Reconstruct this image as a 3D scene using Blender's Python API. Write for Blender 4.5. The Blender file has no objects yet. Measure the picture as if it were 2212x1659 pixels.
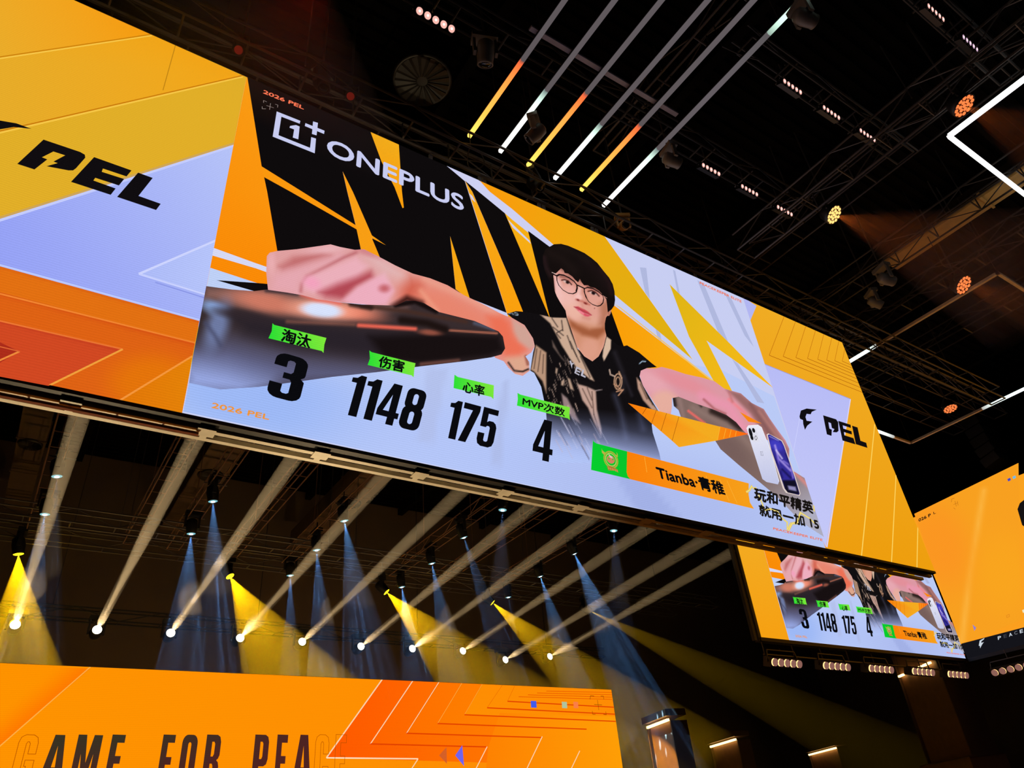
import bpy, bmesh, math, random
import numpy as np
from mathutils import Matrix, Vector
from mathutils.geometry import tessellate_polygon, delaunay_2d_cdt

random.seed(7)
sc = bpy.context.scene
COL = sc.collection

# ------------------------------------------------------------------ camera, world, exposure
F, PPX, PPY, H = 1574.0, 1106.0, 829.5, 1.6          # focal length and centre in pixels of the 2212x1659 frame, eye height


def _axes():
    z = Vector((870 - PPX, -1593 - PPY, F)).normalized()          # vertical vanishing point
    x = Vector((3740 - PPX, 1596 - PPY, F))                       # vanishing point along the big screen
    x = (x - z * x.dot(z)).normalized()
    y = x.cross(z)
    return x, (y if y.z > 0 else -y), z


AX, AY, AZ = _axes()
cam = bpy.data.cameras.new('camera')
cam_o = bpy.data.objects.new('camera', cam)
COL.objects.link(cam_o)
sc.camera = cam_o
cam.sensor_fit = 'HORIZONTAL'
cam.sensor_width = 36
cam.lens = F / 2212 * 36
cam.clip_end = 300
_M = Matrix((Vector((AX.x, AY.x, AZ.x)), -Vector((AX.y, AY.y, AZ.y)), -Vector((AX.z, AY.z, AZ.z)))).transposed().to_4x4()
_M.translation = (0, 0, H)
cam_o.matrix_world = _M

world = bpy.data.worlds.new('world')
sc.world = world
world.use_nodes = True
world.node_tree.nodes['Background'].inputs[0].default_value = (0.9, 0.75, 0.6, 1)
world.node_tree.nodes['Background'].inputs[1].default_value = 0.0
sc.view_settings.view_transform = 'Standard'
sc.view_settings.look = 'None'
sc.view_settings.gamma = 1
sc.view_settings.use_curve_mapping = False
sc.view_settings.exposure = 0.0
sc.cycles.use_denoising = True
sc.cycles.max_bounces = 6


def ray(px, py):
    r = Vector((px - PPX, py - PPY, F))
    return Vector((AX.dot(r), AY.dot(r), AZ.dot(r)))


def atY(px, py, D):
    r = ray(px, py); r = r * (D / r.y)
    return Vector((r.x, r.y, r.z + H))


def atX(px, py, D):
    r = ray(px, py); r = r * (D / r.x)
    return Vector((r.x, r.y, r.z + H))


def atZ(px, py, Z):
    r = ray(px, py); r = r * ((Z - H) / r.z)
    return Vector((r.x, r.y, r.z + H))


# ------------------------------------------------------------------ materials
def lin(c):
    return tuple((v / 255 / 12.92 if v / 255 <= 0.04045 else ((v / 255 + 0.055) / 1.055) ** 2.4) for v in c)


MATS = {}


def mat(name, col, rough=0.6, metal=0.0, noise=0.25, scale=4.0, spec=0.5):
    if name in MATS:
        return MATS[name]
    m = bpy.data.materials.new(name)
    m.use_nodes = True
    nt = m.node_tree
    b = nt.nodes['Principled BSDF']
    b.inputs['Roughness'].default_value = rough
    b.inputs['Metallic'].default_value = metal
    b.inputs['Specular IOR Level'].default_value = spec
    tc = nt.nodes.new('ShaderNodeTexCoord')
    nz = nt.nodes.new('ShaderNodeTexNoise')
    nz.inputs['Scale'].default_value = scale
    nz.inputs['Detail'].default_value = 4
    mr = nt.nodes.new('ShaderNodeMapRange')
    mr.inputs[3].default_value = 1 - noise
    mr.inputs[4].default_value = 1 + noise
    mx = nt.nodes.new('ShaderNodeVectorMath')
    mx.operation = 'SCALE'
    mx.inputs[0].default_value = lin(col)
    nt.links.new(tc.outputs['Object'], nz.inputs['Vector'])
    nt.links.new(nz.outputs['Fac'], mr.inputs[0])
    nt.links.new(mr.outputs[0], mx.inputs['Scale'])
    nt.links.new(mx.outputs[0], b.inputs['Base Color'])
    MATS[name] = m
    return m


def emit(name, col, strength=1.0):
    if name in MATS:
        return MATS[name]
    m = bpy.data.materials.new(name)
    m.use_nodes = True
    nt = m.node_tree
    nt.nodes.clear()
    o = nt.nodes.new('ShaderNodeOutputMaterial')
    e = nt.nodes.new('ShaderNodeEmission')
    e.inputs[0].default_value = (*lin(col), 1)
    e.inputs[1].default_value = strength
    nt.links.new(e.outputs[0], o.inputs[0])
    MATS[name] = m
    return m


def led_mat(name, strength=1.0, pattern=True, sample=True):
    """A lit LED surface: what it shows comes from the colour attribute, with the fine row structure of the diodes."""
    if name in MATS:
        return MATS[name]
    m = bpy.data.materials.new(name)
    m.use_nodes = True
    nt = m.node_tree
    nt.nodes.clear()
    o = nt.nodes.new('ShaderNodeOutputMaterial')
    e = nt.nodes.new('ShaderNodeEmission')
    e.inputs[1].default_value = strength
    a = nt.nodes.new('ShaderNodeAttribute')
    a.attribute_name = 'Col'
    nt.links.new(a.outputs['Color'], e.inputs[0])
    if pattern:
        tc = nt.nodes.new('ShaderNodeTexCoord')
        w = nt.nodes.new('ShaderNodeTexWave')
        w.bands_direction = 'Z'
        w.inputs['Scale'].default_value = 9.0
        w.inputs['Distortion'].default_value = 1.2
        w.inputs['Detail'].default_value = 2
        w.inputs['Detail Scale'].default_value = 0.6
        nz = nt.nodes.new('ShaderNodeTexNoise')
        nz.inputs['Scale'].default_value = 45
        ma = nt.nodes.new('ShaderNodeMath')
        ma.operation = 'ADD'
        mr = nt.nodes.new('ShaderNodeMapRange')
        mr.inputs[1].default_value = 0.2
        mr.inputs[2].default_value = 1.8
        mr.inputs[3].default_value = 0.93 * strength
        mr.inputs[4].default_value = 1.07 * strength
        nt.links.new(tc.outputs['Object'], w.inputs['Vector'])
        nt.links.new(tc.outputs['Object'], nz.inputs['Vector'])
        nt.links.new(w.outputs['Fac'], ma.inputs[0])
        nt.links.new(nz.outputs['Fac'], ma.inputs[1])
        nt.links.new(ma.outputs[0], mr.inputs[0])
        nt.links.new(mr.outputs[0], e.inputs[1])
    nt.links.new(e.outputs[0], o.inputs[0])
    if not sample:
        m.cycles.emission_sampling = 'NONE'
    MATS[name] = m
    return m


BLACK = lambda: mat('black_paint', (26, 25, 25), 0.55)
STEEL = lambda: mat('dark_steel', (84, 78, 72), 0.45, 0.3)
ALU = lambda: mat('grey_aluminium', (120, 112, 104), 0.45, 0.7)
BODY = lambda: mat('fixture_black', (17, 17, 17), 0.5)
GREY = lambda: mat('fixture_grey', (104, 98, 88), 0.5)


# ------------------------------------------------------------------ object helpers
def link(o, parent=None):
    COL.objects.link(o)
    if parent is not None:
        o.parent = parent
    return o


def tag(o, label=None, cat=None, group=None, kind=None):
    if label: o['label'] = label
    if cat: o['category'] = cat
    if group: o['group'] = group
    if kind: o['kind'] = kind
    return o


def thing(name, loc, label, cat, group=None):
    o = bpy.data.objects.new(name, None)
    o.empty_display_size = 0.2
    link(o)
    o.location = loc
    return tag(o, label, cat, group)


def mesh_obj(name, verts, faces, m, parent=None, smooth=False):
    me = bpy.data.meshes.new(name)
    me.from_pydata([tuple(v) for v in verts], [], faces)
    me.update()
    if smooth:
        me.polygons.foreach_set('use_smooth', [True] * len(me.polygons))
    if m: me.materials.append(m)
    return link(bpy.data.objects.new(name, me), parent)


def box_data(x0, y0, z0, x1, y1, z1):
    v = [(x, y, z) for z in (z0, z1) for y in (y0, y1) for x in (x0, x1)]
    f = [(0, 2, 3, 1), (4, 5, 7, 6), (0, 1, 5, 4), (2, 6, 7, 3), (0, 4, 6, 2), (1, 3, 7, 5)]
    return v, f


def box(name, lo, hi, m, parent=None, bevel=0.0):
    v, f = box_data(*lo, *hi)
    if bevel > 0:
        bm = bmesh.new()
        bv = [bm.verts.new(p) for p in v]
        for q in f: bm.faces.new([bv[i] for i in q])
        bmesh.ops.bevel(bm, geom=bm.edges[:], offset=bevel, segments=2, affect='EDGES')
        me = bpy.data.meshes.new(name)
        bm.to_mesh(me); bm.free()
        me.materials.append(m)
        return link(bpy.data.objects.new(name, me), parent)
    return mesh_obj(name, v, f, m, parent)


TUBES = {}


def tube_mesh(r, L, m, n=6):
    k = (round(r, 4), round(L, 3), m.name, n)
    if k not in TUBES:
        v, f = [], []
        for z in (0, L):
            for i in range(n):
                a = 2 * math.pi * (i + .5) / n
                v.append((r * math.cos(a), r * math.sin(a), z))
        for i in range(n):
            j = (i + 1) % n
            f.append((i, j, n + j, n + i))
        f.append(tuple(range(n - 1, -1, -1))); f.append(tuple(range(n, 2 * n)))
        me = bpy.data.meshes.new('tube')
        me.from_pydata(v, [], f)
        me.materials.append(m)
        TUBES[k] = me
    return TUBES[k]


def bar(name, p, q, r, m, parent=None, n=6):
    """A straight round bar from p to q (world coordinates; parent roots are unrotated)."""
    p, q = Vector(p), Vector(q)
    o = bpy.data.objects.new(name, tube_mesh(r, (q - p).length, m, n))
    link(o, parent)
    o.location = p - (parent.location if parent else Vector())
    o.rotation_mode = 'QUATERNION'
    o.rotation_quaternion = (q - p).to_track_quat('Z', 'Y')
    return o


def lathe(name, prof, m, parent=None, n=20, mtx=None, smooth=True):
    """Revolve (radius, z) pairs about local z."""
    v, f = [], []
    for r, z in prof:
        for i in range(n):
            a = 2 * math.pi * i / n
            v.append(Vector((r * math.cos(a), r * math.sin(a), z)))
    for k in range(len(prof) - 1):
        for i in range(n):
            j = (i + 1) % n
            f.append((k * n + i, k * n + j, (k + 1) * n + j, (k + 1) * n + i))
    f.append(tuple(range(n - 1, -1, -1)))
    f.append(tuple((len(prof) - 1) * n + i for i in range(n)))
    if mtx is not None: v = [mtx @ p for p in v]
    return mesh_obj(name, v, f, m, parent, smooth)


def frame_to(d, up='Y'):
    return Vector(d).normalized().to_track_quat('Z', up).to_matrix().to_4x4()


# ------------------------------------------------------------------ flat pictures shown on screens
def q(ox, oy, s, pts):
    return [(ox + x / s, oy + y / s) for x, y in pts]


c1 = lambda *p: q(0, 0, 4, p)
c2 = lambda *p: q(553, 0, 4, p)
c4 = lambda *p: q(1659, 830, 4, p)
c5 = lambda *p: q(0, 415, 4, p)
c6 = lambda *p: q(553, 415, 4, p)
c7 = lambda *p: q(1106, 415, 4, p)
c8 = lambda *p: q(1659, 415, 4, p)
cb = lambda *p: q(553, 830, 4, p)
cn = lambda *p: q(1106, 830, 4, p)
fc = lambda *p: q(1150, 510, 7.9, p)
bd = lambda *p: q(1060, 640, 4.88, p)
am = lambda *p: q(1340, 760, 3.8587, p)
dv = lambda *p: q(395, 600, 3.1155, p)


def sdf(P, poly):
    """Signed distance (negative inside) of points P (N,2) to a closed polygon."""
    A = np.asarray(poly, float); B = np.roll(A, -1, 0)
    d2 = np.full(len(P), 1e18); inside = np.zeros(len(P), bool)
    for a, b in zip(A, B):
        e = b - a; w = P - a
        t = np.clip((w @ e) / max(e @ e, 1e-12), 0, 1)
        dd = w - t[:, None] * e
        d2 = np.minimum(d2, (dd ** 2).sum(1))
        c = ((a[1] <= P[:, 1]) != (b[1] <= P[:, 1]))
        with np.errstate(divide='ignore', invalid='ignore'):
            xi = a[0] + (P[:, 1] - a[1]) / (b[1] - a[1]) * (b[0] - a[0])
        inside ^= c & (P[:, 0] < xi)
    d = np.sqrt(d2)
    return np.where(inside, -d, d)


def ldist(P, line):
    A = np.asarray(line, float)
    d2 = np.full(len(P), 1e18)
    for a, b in zip(A[:-1], A[1:]):
        e = b - a; w = P - a
        t = np.clip((w @ e) / max(e @ e, 1e-12), 0, 1)
        d2 = np.minimum(d2, ((w - t[:, None] * e) ** 2).sum(1))
    return np.sqrt(d2)


def smooth_in(d, f):
    t = np.clip(0.5 - d / max(f, 1e-6), 0, 1)
    return t * t * (3 - 2 * t)


def shade(P, base, ops):
    C = np.tile(np.asarray(base, float), (len(P), 1))
    for op in ops:
        k = op[0]
        if k == 'poly':
            _, pts, fe, col, al = op; a = al * smooth_in(sdf(P, pts), fe)
        elif k == 'line':
            _, pts, w, fe, col, al = op; a = al * smooth_in(ldist(P, pts) - w / 2, fe)
        elif k == 'ell':
            _, (cx, cy), rx, ry, ang, fe, col, al = op
            ca, sa = math.cos(math.radians(ang)), math.sin(math.radians(ang))
            x, y = P[:, 0] - cx, P[:, 1] - cy
            u, v = (x * ca + y * sa) / rx, (-x * sa + y * ca) / ry
            a = al * smooth_in((np.sqrt(u * u + v * v) - 1) * min(rx, ry), fe)
        elif k == 'grad':
            _, p0, p1, col, a0, a1 = op
            e = np.subtract(p1, p0); t = np.clip(((P - np.asarray(p0)) @ e) / (e @ e), 0, 1)
            a = a0 + (a1 - a0) * t
        C = C * (1 - a[:, None]) + np.asarray(col, float) * a[:, None]
    return C


class Pic:
    """Collects the coloured areas of a picture on one flat screen; uv are metres along and up the screen from its origin."""

    def __init__(self, px2uv, uv3d, clip=None):
        self.px2uv, self.uv3d, self.clip = px2uv, uv3d, clip
        self.layer = 0
        self.reset()

    def reset(self):
        self.v, self.f, self.c = [], [], []

    def _add(self, uv, tris, cols):
        n = len(self.v)
        off = self.layer * 0.0003
        self.layer += 1
        self.v += [self.uv3d(u, v, off) for u, v in uv]
        self.f += [tuple(n + i for i in t) for t in tris]
        self.c += [lin(c) for c in cols]

    def _clip(self, pts):
        if not self.clip: return pts
        u0, v0, u1, v1 = self.clip
        for ax, lim, sg in ((0, u0, 1), (0, u1, -1), (1, v0, 1), (1, v1, -1)):
            out = []
            for i in range(len(pts)):
                a, b = pts[i - 1], pts[i]
                ia, ib = sg * (a[ax] - lim) >= 0, sg * (b[ax] - lim) >= 0
                if ia != ib:
                    t = (lim - a[ax]) / (b[ax] - a[ax])
                    out.append((a[0] + t * (b[0] - a[0]), a[1] + t * (b[1] - a[1])))
                if ib: out.append(b)
            pts = out
            if not pts: break
        return pts

    def uvpoly(self, pts, col, holes=()):
        """col: one colour, or (col0, uv0, col1, uv1) for a straight gradient."""
        if not holes: pts = self._clip(pts)
        if len(pts) < 3: return
        rings = [pts, *holes]
        tris = tessellate_polygon([[Vector((u, v, 0)) for u, v in r] for r in rings])
        flat = [p for r in rings for p in r]
        if len(col) == 4:
            c0, p0, c1_, p1 = col
            e = Vector(p1) - Vector(p0)
            cols = []
            for p in flat:
                t = min(1, max(0, (Vector(p) - Vector(p0)).dot(e) / e.dot(e)))
                cols.append([a + (b - a) * t for a, b in zip(c0, c1_)])
        else:
            cols = [col] * len(flat)
        self._add(flat, tris, cols)

    def poly(self, px, col, holes=()):
        U = self.px2uv
        if len(col) == 4:
            col = (col[0], U(*col[1]), col[2], U(*col[3]))
        self.uvpoly([U(*p) for p in px], col, [[U(*p) for p in h] for h in holes])

    def paint(self, px, base, ops, step=3.0):
        """A softly shaded area with a crisp outline given in pixels."""
        A = np.asarray(px, float)
        per = []
        for a, b in zip(A, np.roll(A, -1, 0)):
            n = max(1, int(np.hypot(*(b - a)) / step))
            per += [tuple(a + (b - a) * i / n) for i in range(n)]
        x0, y0 = A.min(0); x1, y1 = A.max(0)
        gx, gy = np.meshgrid(np.arange(x0, x1, step), np.arange(y0, y1, step))
        G = np.stack([gx.ravel(), gy.ravel()], 1)
        G = G[sdf(G, A) < -step * 0.45]
        pts = [Vector(p) for p in per] + [Vector(p) for p in G]
        n = len(per)
        r = delaunay_2d_cdt(pts, [], [list(range(n))], 1, 1e-4)
        V = np.array([(p.x, p.y) for p in r[0]])
        C = np.clip(shade(V, base, ops), 0, 255)
        self._add([self.px2uv(*p) for p in V], r[2], C)

    def stroke(self, uv, w, col, closed=False):
        n = len(uv)
        if n < 2: return
        P = [Vector(p) for p in uv]
        L, R = [], []
        for i in range(n):
            a = P[i - 1] if (i or closed) else P[i]
            b = P[(i + 1) % n] if (i < n - 1 or closed) else P[i]
            d1 = (P[i] - a).normalized() if (P[i] - a).length > 1e-9 else (b - P[i]).normalized()
            d2 = (b - P[i]).normalized() if (b - P[i]).length > 1e-9 else d1
            nn = Vector((-(d1.y + d2.y), d1.x + d2.x))
            nn = nn.normalized() if nn.length > 1e-9 else Vector((-d1.y, d1.x))
            k = 1 / max(0.35, nn.dot(Vector((-d1.y, d1.x))))
            L.append(P[i] + nn * (w / 2 * k)); R.append(P[i] - nn * (w / 2 * k))
        tr = []
        for i in range(n if closed else n - 1):
            j = (i + 1) % n
            tr += [(i, j, n + j), (i, n + j, n + i)]
        self._add([tuple(p) for p in L + R], tr, [col] * (2 * n))

    def line(self, px, w, col, closed=False):
        """w in metres on the screen."""
        uv = [self.px2uv(*p) for p in px]
        if self.clip and len(uv) == 2:
            a, b = Vector(uv[0]), Vector(uv[1])
            nn = Vector((-(b - a).y, (b - a).x)).normalized() * (w / 2)
            self.uvpoly([tuple(a + nn), tuple(b + nn), tuple(b - nn), tuple(a - nn)], col)
        else:
            self.stroke(uv, w, col, closed)

    def text(self, body, bl, br, tl, col, bold=0.0, build=None):
        """Lettering stretched into the parallelogram given by three pixel corners."""
        cu = bpy.data.curves.new('lettering', 'FONT')
        cu.body = body; cu.resolution_u = 4
        o = bpy.data.objects.new('lettering', cu)
        me = bpy.data.meshes.new_from_object(o)
        V = np.array([(v.co.x, v.co.y) for v in me.vertices])
        me.calc_loop_triangles()
        T = [tuple(t.vertices) for t in me.loop_triangles]
        V = (V - V.min(0)) / (V.max(0) - V.min(0))
        a, b, c = (Vector(self.px2uv(*p)) for p in (bl, br, tl))
        k = bold * (c - a).length
        groups = [T]
        if build:                                     # one part for each word
            iv = sorted((min(V[i][0] for i in t), max(V[i][0] for i in t)) for t in T)
            end, gap, cut = iv[0][1], 0, 0
            for lo, hi in iv:
                if lo - end > gap: gap, cut = lo - end, (lo + end) / 2
                end = max(end, hi)
            groups = [[t for t in T if V[t[0]][0] < cut], [t for t in T if V[t[0]][0] >= cut]]
        for G in groups:
            for dx, dy in ((0, 0), (k, 0), (-k, 0), (0, k), (0, -k)) if bold else ((0, 0),):
                ids = sorted({i for t in G for i in t}); mp = {i: n for n, i in enumerate(ids)}
                self._add([tuple(a + (b - a) * V[i][0] + (c - a) * V[i][1] + Vector((dx, dy))) for i in ids], [tuple(mp[i] for i in t) for t in G], [col] * len(ids))
            if build: self.build(*build)
        bpy.data.objects.remove(o); bpy.data.curves.remove(cu); bpy.data.meshes.remove(me)

    def glyph(self, ch, bl, br, tl, col, outline=0.0):
        a, b, c = (Vector(self.px2uv(*p)) for p in (bl, br, tl))
        shapes, wid = GLYPH[ch]
        M = lambda p: tuple(a + (b - a) * (p[0] / wid) + (c - a) * p[1])
        for s in shapes:
            if s[0] == 'p':
                if outline:
                    for ring in (s[1], *s[2]): self.stroke([M(p) for p in ring], outline, col, True)
                else:
                    cc = col
                    self.uvpoly([M(p) for p in s[1]], cc, [[M(p) for p in h] for h in s[2]])

    def build(self, name, m, parent):
        me = bpy.data.meshes.new(name)
        me.from_pydata(self.v, [], self.f)
        at = me.color_attributes.new('Col', 'FLOAT_COLOR', 'POINT')
        at.data.foreach_set('color', np.array([(*c, 1) for c in self.c], 'f').ravel())
        me.materials.append(m)
        o = link(bpy.data.objects.new(name, me), parent)
        self.reset()
        return o


def rr(x0, y0, x1, y1, r, n=5):
    out = []
    for cx, cy, a0 in ((x1 - r, y1 - r, 0), (x0 + r, y1 - r, 90), (x0 + r, y0 + r, 180), (x1 - r, y0 + r, 270)):
        for i in range(n + 1):
            a = math.radians(a0 + 90 * i / n)
            out.append((cx + r * math.cos(a), cy + r * math.sin(a)))
    return out


def _glyphs():
    G = {}
    G['1'] = ([('p', [(.13, 0), (.34, 0), (.34, 1), (.2, 1), (.12, .92), (0, .9), (0, .79), (.13, .79)], [])], .34)
    G['4'] = ([('p', [(.28, 0), (.46, 0), (.46, .17), (.54, .17), (.54, .31), (.46, .31), (.46, 1), (.24, 1), (0, .32), (0, .17), (.28, .17)],
                [[(.14, .31), (.28, .31), (.28, .72)]])], .54)
    G['7'] = ([('p', [(0, 1), (.5, 1), (.5, .85), (.25, 0), (.03, 0), (.28, .84), (0, .84)], [])], .5)
    G['8'] = ([('p', rr(.01, .47, .49, 1, .15), [rr(.19, .60, .31, .87, .06)]),
               ('p', rr(0, 0, .5, .56, .16), [rr(.19, .13, .31, .43, .06)])], .5)

    def c3():
        out = [(0, .70), (0, .84)]
        out += [(.16 - .16 * math.cos(math.radians(a)), .84 + .16 * math.sin(math.radians(a))) for a in (20, 45, 70, 90)]
        out += [(.34 + .16 * math.sin(math.radians(a)), .84 + .16 * math.cos(math.radians(a))) for a in (0, 20, 45, 70, 90)]
        out += [(.5, .62), (.49, .57), (.44, .52), (.5, .46), (.5, .16)]
        out += [(.34 + .16 * math.cos(math.radians(a)), .16 - .16 * math.sin(math.radians(a))) for a in (20, 45, 70, 90)]
        out += [(.16 - .16 * math.sin(math.radians(a)), .16 - .16 * math.cos(math.radians(a))) for a in (0, 20, 45, 70, 90)]
        out += [(0, .32), (.19, .32), (.19, .16), (.22, .13), (.28, .13), (.31, .16), (.31, .40), (.28, .45), (.17, .45), (.17, .58),
                (.28, .58), (.31, .63), (.31, .84), (.28, .87), (.22, .87), (.19, .84), (.19, .70)]
        return out
    G['3'] = ([('p', c3(), [])], .5)
    five = [(.02, 1), (.48, 1), (.48, .85), (.2, .85), (.2, .63), (.26, .67), (.38, .67), (.46, .62), (.5, .53), (.5, .16), (.46, .05), (.36, 0), (.14, 0), (.04, .05), (0, .16), (0, .33),
            (.19, .33), (.19, .16), (.22, .13), (.28, .13), (.31, .16), (.31, .49), (.28, .53), (.22, .53), (.19, .49), (.02, .49)]
    G['5'] = ([('p', five, [])], .5)
    G['A'] = ([('p', [(0, 0), (.17, 1), (.40, 1), (.55, 0), (.37, 0), (.345, .2), (.215, .2), (.18, 0)], [[(.235, .36), (.325, .36), (.285, .78)]])], .55)
    G['M'] = ([('p', [(0, 0), (0, 1), (.25, 1), (.36, .45), (.47, 1), (.72, 1), (.72, 0), (.54, 0), (.54, .62), (.42, 0), (.3, 0), (.18, .62), (.18, 0)], [])], .72)
    G['E'] = ([('p', [(0, 0), (0, 1), (.42, 1), (.42, .84), (.2, .84), (.2, .58), (.38, .58), (.38, .43), (.2, .43), (.2, .16), (.42, .16), (.42, 0)], [])], .42)
    G['F'] = ([('p', [(0, 0), (0, 1), (.42, 1), (.42, .84), (.2, .84), (.2, .56), (.38, .56), (.38, .41), (.2, .41), (.2, 0)], [])], .42)
    G['O'] = ([('p', rr(0, 0, .5, 1, .17), [rr(.2, .15, .3, .85, .05)])], .5)
    G['R'] = ([('p', [(0, 0), (0, 1), (.36, 1), (.45, .96), (.49, .86), (.49, .6), (.45, .53), (.40, .5), (.46, .46), (.49, .38), (.49, 0), (.3, 0), (.3, .38), (.27, .43), (.2, .43), (.2, 0)],
                [[(.2, .57), (.27, .57), (.3, .62), (.3, .82), (.27, .86), (.2, .86)]])], .49)
    G['P'] = ([('p', [(0, 0), (0, 1), (.36, 1), (.45, .96), (.49, .86), (.49, .52), (.45, .42), (.36, .38), (.2, .38), (.2, 0)],
                [[(.2, .52), (.27, .52), (.3, .57), (.3, .82), (.27, .86), (.2, .86)]])], .49)
    ring = [(.5, .62), (.5, .84), (.46, .95), (.35, 1), (.15, 1), (.04, .95), (0, .84), (0, .16), (.04, .05), (.15, 0), (.35, 0), (.46, .05), (.5, .16), (.5, .38)]
    G['C'] = ([('p', ring + [(.3, .38), (.3, .18), (.27, .14), (.23, .14), (.2, .18), (.2, .82), (.23, .86), (.27, .86), (.3, .82), (.3, .62)], [])], .5)
    G['G'] = ([('p', ring[:-1] + [(.5, .5), (.27, .5), (.27, .38), (.32, .38), (.3, .18), (.27, .14), (.23, .14), (.2, .18), (.2, .82), (.23, .86), (.27, .86), (.3, .82), (.3, .62)], [])], .5)
    return G


GLYPH = _glyphs()

# ------------------------------------------------------------------ the hall
ZC = 16.2                                           # roof deck height
ZH = ZC - .31                                       # where wires and rods meet the roof beams


def struct(name, verts, faces, m):
    o = mesh_obj(name, verts, faces, m)
    o['kind'] = 'structure'
    return o


WALLM = mat('dark_wall', (34, 30, 26), 0.8, scale=0.6)
X0, X1, Y0, Y1 = -16.0, 44.0, -14.0, 30.0
v, f = box_data(X0, Y0, -0.2, X1, Y1, 0); struct('floor', v, f, mat('dark_floor', (44, 40, 38), 0.5, scale=0.5))
v, f = box_data(X0, Y1, 0, X1, Y1 + .3, ZC + .3); struct('wall_back', v, f, mat('back_wall_paint', (88, 74, 58), 0.85, scale=0.5))
v, f = box_data(X0, Y0 - .3, 0, X1, Y0, ZC + .3); struct('wall_front', v, f, WALLM)
v, f = box_data(X0 - .3, Y0, 0, X0, Y1, ZC + .3); struct('wall_left', v, f, WALLM)
v, f = box_data(X1, Y0, 0, X1 + .3, Y1, ZC + .3); struct('wall_right', v, f, mat('back_wall_paint', (88, 74, 58)))
# roof deck: trapezoid ribs running along the screen
vs, fs = [], []
prof = []
y = Y0
while y < Y1:
    prof += [(y, ZC), (y + .10, ZC), (y + .14, ZC + .09), (y + .26, ZC + .09)]
    y += .30
for x in (X0, X1):
    vs += [(x, a, b) for a, b in prof]
n = len(prof)
fs = [(i, i + 1, n + i + 1, n + i) for i in range(n - 1)]
deck = struct('ceiling', vs, fs, mat('roof_deck', (8, 7, 6), 0.9, 0.0, spec=0.05))
for i, x in enumerate([-13 + 4.6 * k for k in range(13)]):
    v, f = box_data(x - .12, Y0, ZC - .30, x + .12, Y1, ZC)
    o = mesh_obj('roof_beam', v, f, mat('beam_paint', (12, 11, 10), 0.9, spec=0.05)); o.parent = deck


def duct(px_l, px_r, zz, y0, y1, label, fans, hh=.7):
    a, b = atZ(*px_l, zz), atZ(*px_r, zz)
    t = thing('air_duct', ((a.x + b.x) / 2, (y0 + y1) / 2, zz), label, 'duct')
    w = (b.x - a.x) / 2
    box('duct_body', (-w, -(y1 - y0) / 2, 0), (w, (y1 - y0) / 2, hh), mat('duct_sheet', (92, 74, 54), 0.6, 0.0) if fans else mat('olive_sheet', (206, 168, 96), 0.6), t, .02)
    for k in range(1, int((y1 - y0) / 2.4)):
        yy = -(y1 - y0) / 2 + k * 2.4
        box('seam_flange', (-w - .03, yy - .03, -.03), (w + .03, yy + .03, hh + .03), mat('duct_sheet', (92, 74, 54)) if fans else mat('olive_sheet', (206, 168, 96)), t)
    for fx, fy in fans:
        p = atZ(fx, fy, zz - .05)
        r = min(w * .9, .42)
        d = thing_part_fan(t, Vector((0, p.y - t.location.y, -.02)), r)
    for sx in (-1, 1):
        for yy in (-(y1 - y0) * .35, (y1 - y0) * .35):
            bar('hanger_rod', t.location + Vector((sx * (w - .1), yy, hh - .02)), Vector((t.location.x + sx * (w - .1), t.location.y + yy, ZH)), .015, STEEL(), t)
    return t


def thing_part_fan(parent, loc, r, name='round_diffuser'):
    d = lathe(name, [(r * .2, .02), (r * .98, .02), (r, -.02), (r * .93, -.07), (r * .9, -.05)], mat('fan_black', (24, 21, 19), .5), parent, 28, Matrix.Translation(loc))
    n = 18
    vs, fs = [], []
    for i in range(n):
        a = 2 * math.pi * i / n
        for (rr_, da, dz) in ((.18, 0, -.05), (.9, 0, -.055), (.9, .22, -.03), (.18, .25, -.03)):
            vs.append(loc + Vector((r * rr_ * math.cos(a + da), r * rr_ * math.sin(a + da), dz - .025)))
        fs.append(tuple(4 * i + k for k in range(4)))
    mesh_obj('vane', vs, fs, mat('fan_vane', (34, 29, 25), .5), d)['kind'] = 'stuff'
    return d


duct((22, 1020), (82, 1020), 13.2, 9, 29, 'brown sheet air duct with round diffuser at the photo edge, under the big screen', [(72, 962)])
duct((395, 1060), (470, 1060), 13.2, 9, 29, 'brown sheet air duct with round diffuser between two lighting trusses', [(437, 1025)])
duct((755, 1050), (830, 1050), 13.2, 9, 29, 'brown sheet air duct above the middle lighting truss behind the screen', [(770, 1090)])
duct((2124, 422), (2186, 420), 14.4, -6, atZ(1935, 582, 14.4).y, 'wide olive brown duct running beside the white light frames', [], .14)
fan = thing('ceiling_fan_vent', atZ(912, 172, 15.2), 'large dark round fan vent under the roof above the sponsor lettering', 'vent')
thing_part_fan(fan, Vector((0, 0, 0)), .62, 'fan_ring')
bar('drop_pipe', fan.location, fan.location + Vector((0, 0, ZH - 15.2)), .1, STEEL(), fan)

# ------------------------------------------------------------------ the big hanging screen
YM = 8.0
OM = Vector((1.104, YM, 6.232))                    # lower left corner of the middle picture
WM, HM = 12.09, 6.44                               # size of the middle picture
WING = 4.02
main = thing('led_screen', OM, 'huge hanging screen with player portrait, match figures and lettering, nearest of the screens', 'screen')


def m_uv(px, py):
    p = atY(px, py, YM)
    return (p.x - OM.x, p.z - OM.z)


LED = led_mat('led_picture')
LEDF = led_mat('led_picture_fine', sample=False)
box('cabinet', (-WING, 0.02, 0), (WM + WING, 0.16, HM), BLACK(), main)

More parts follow.
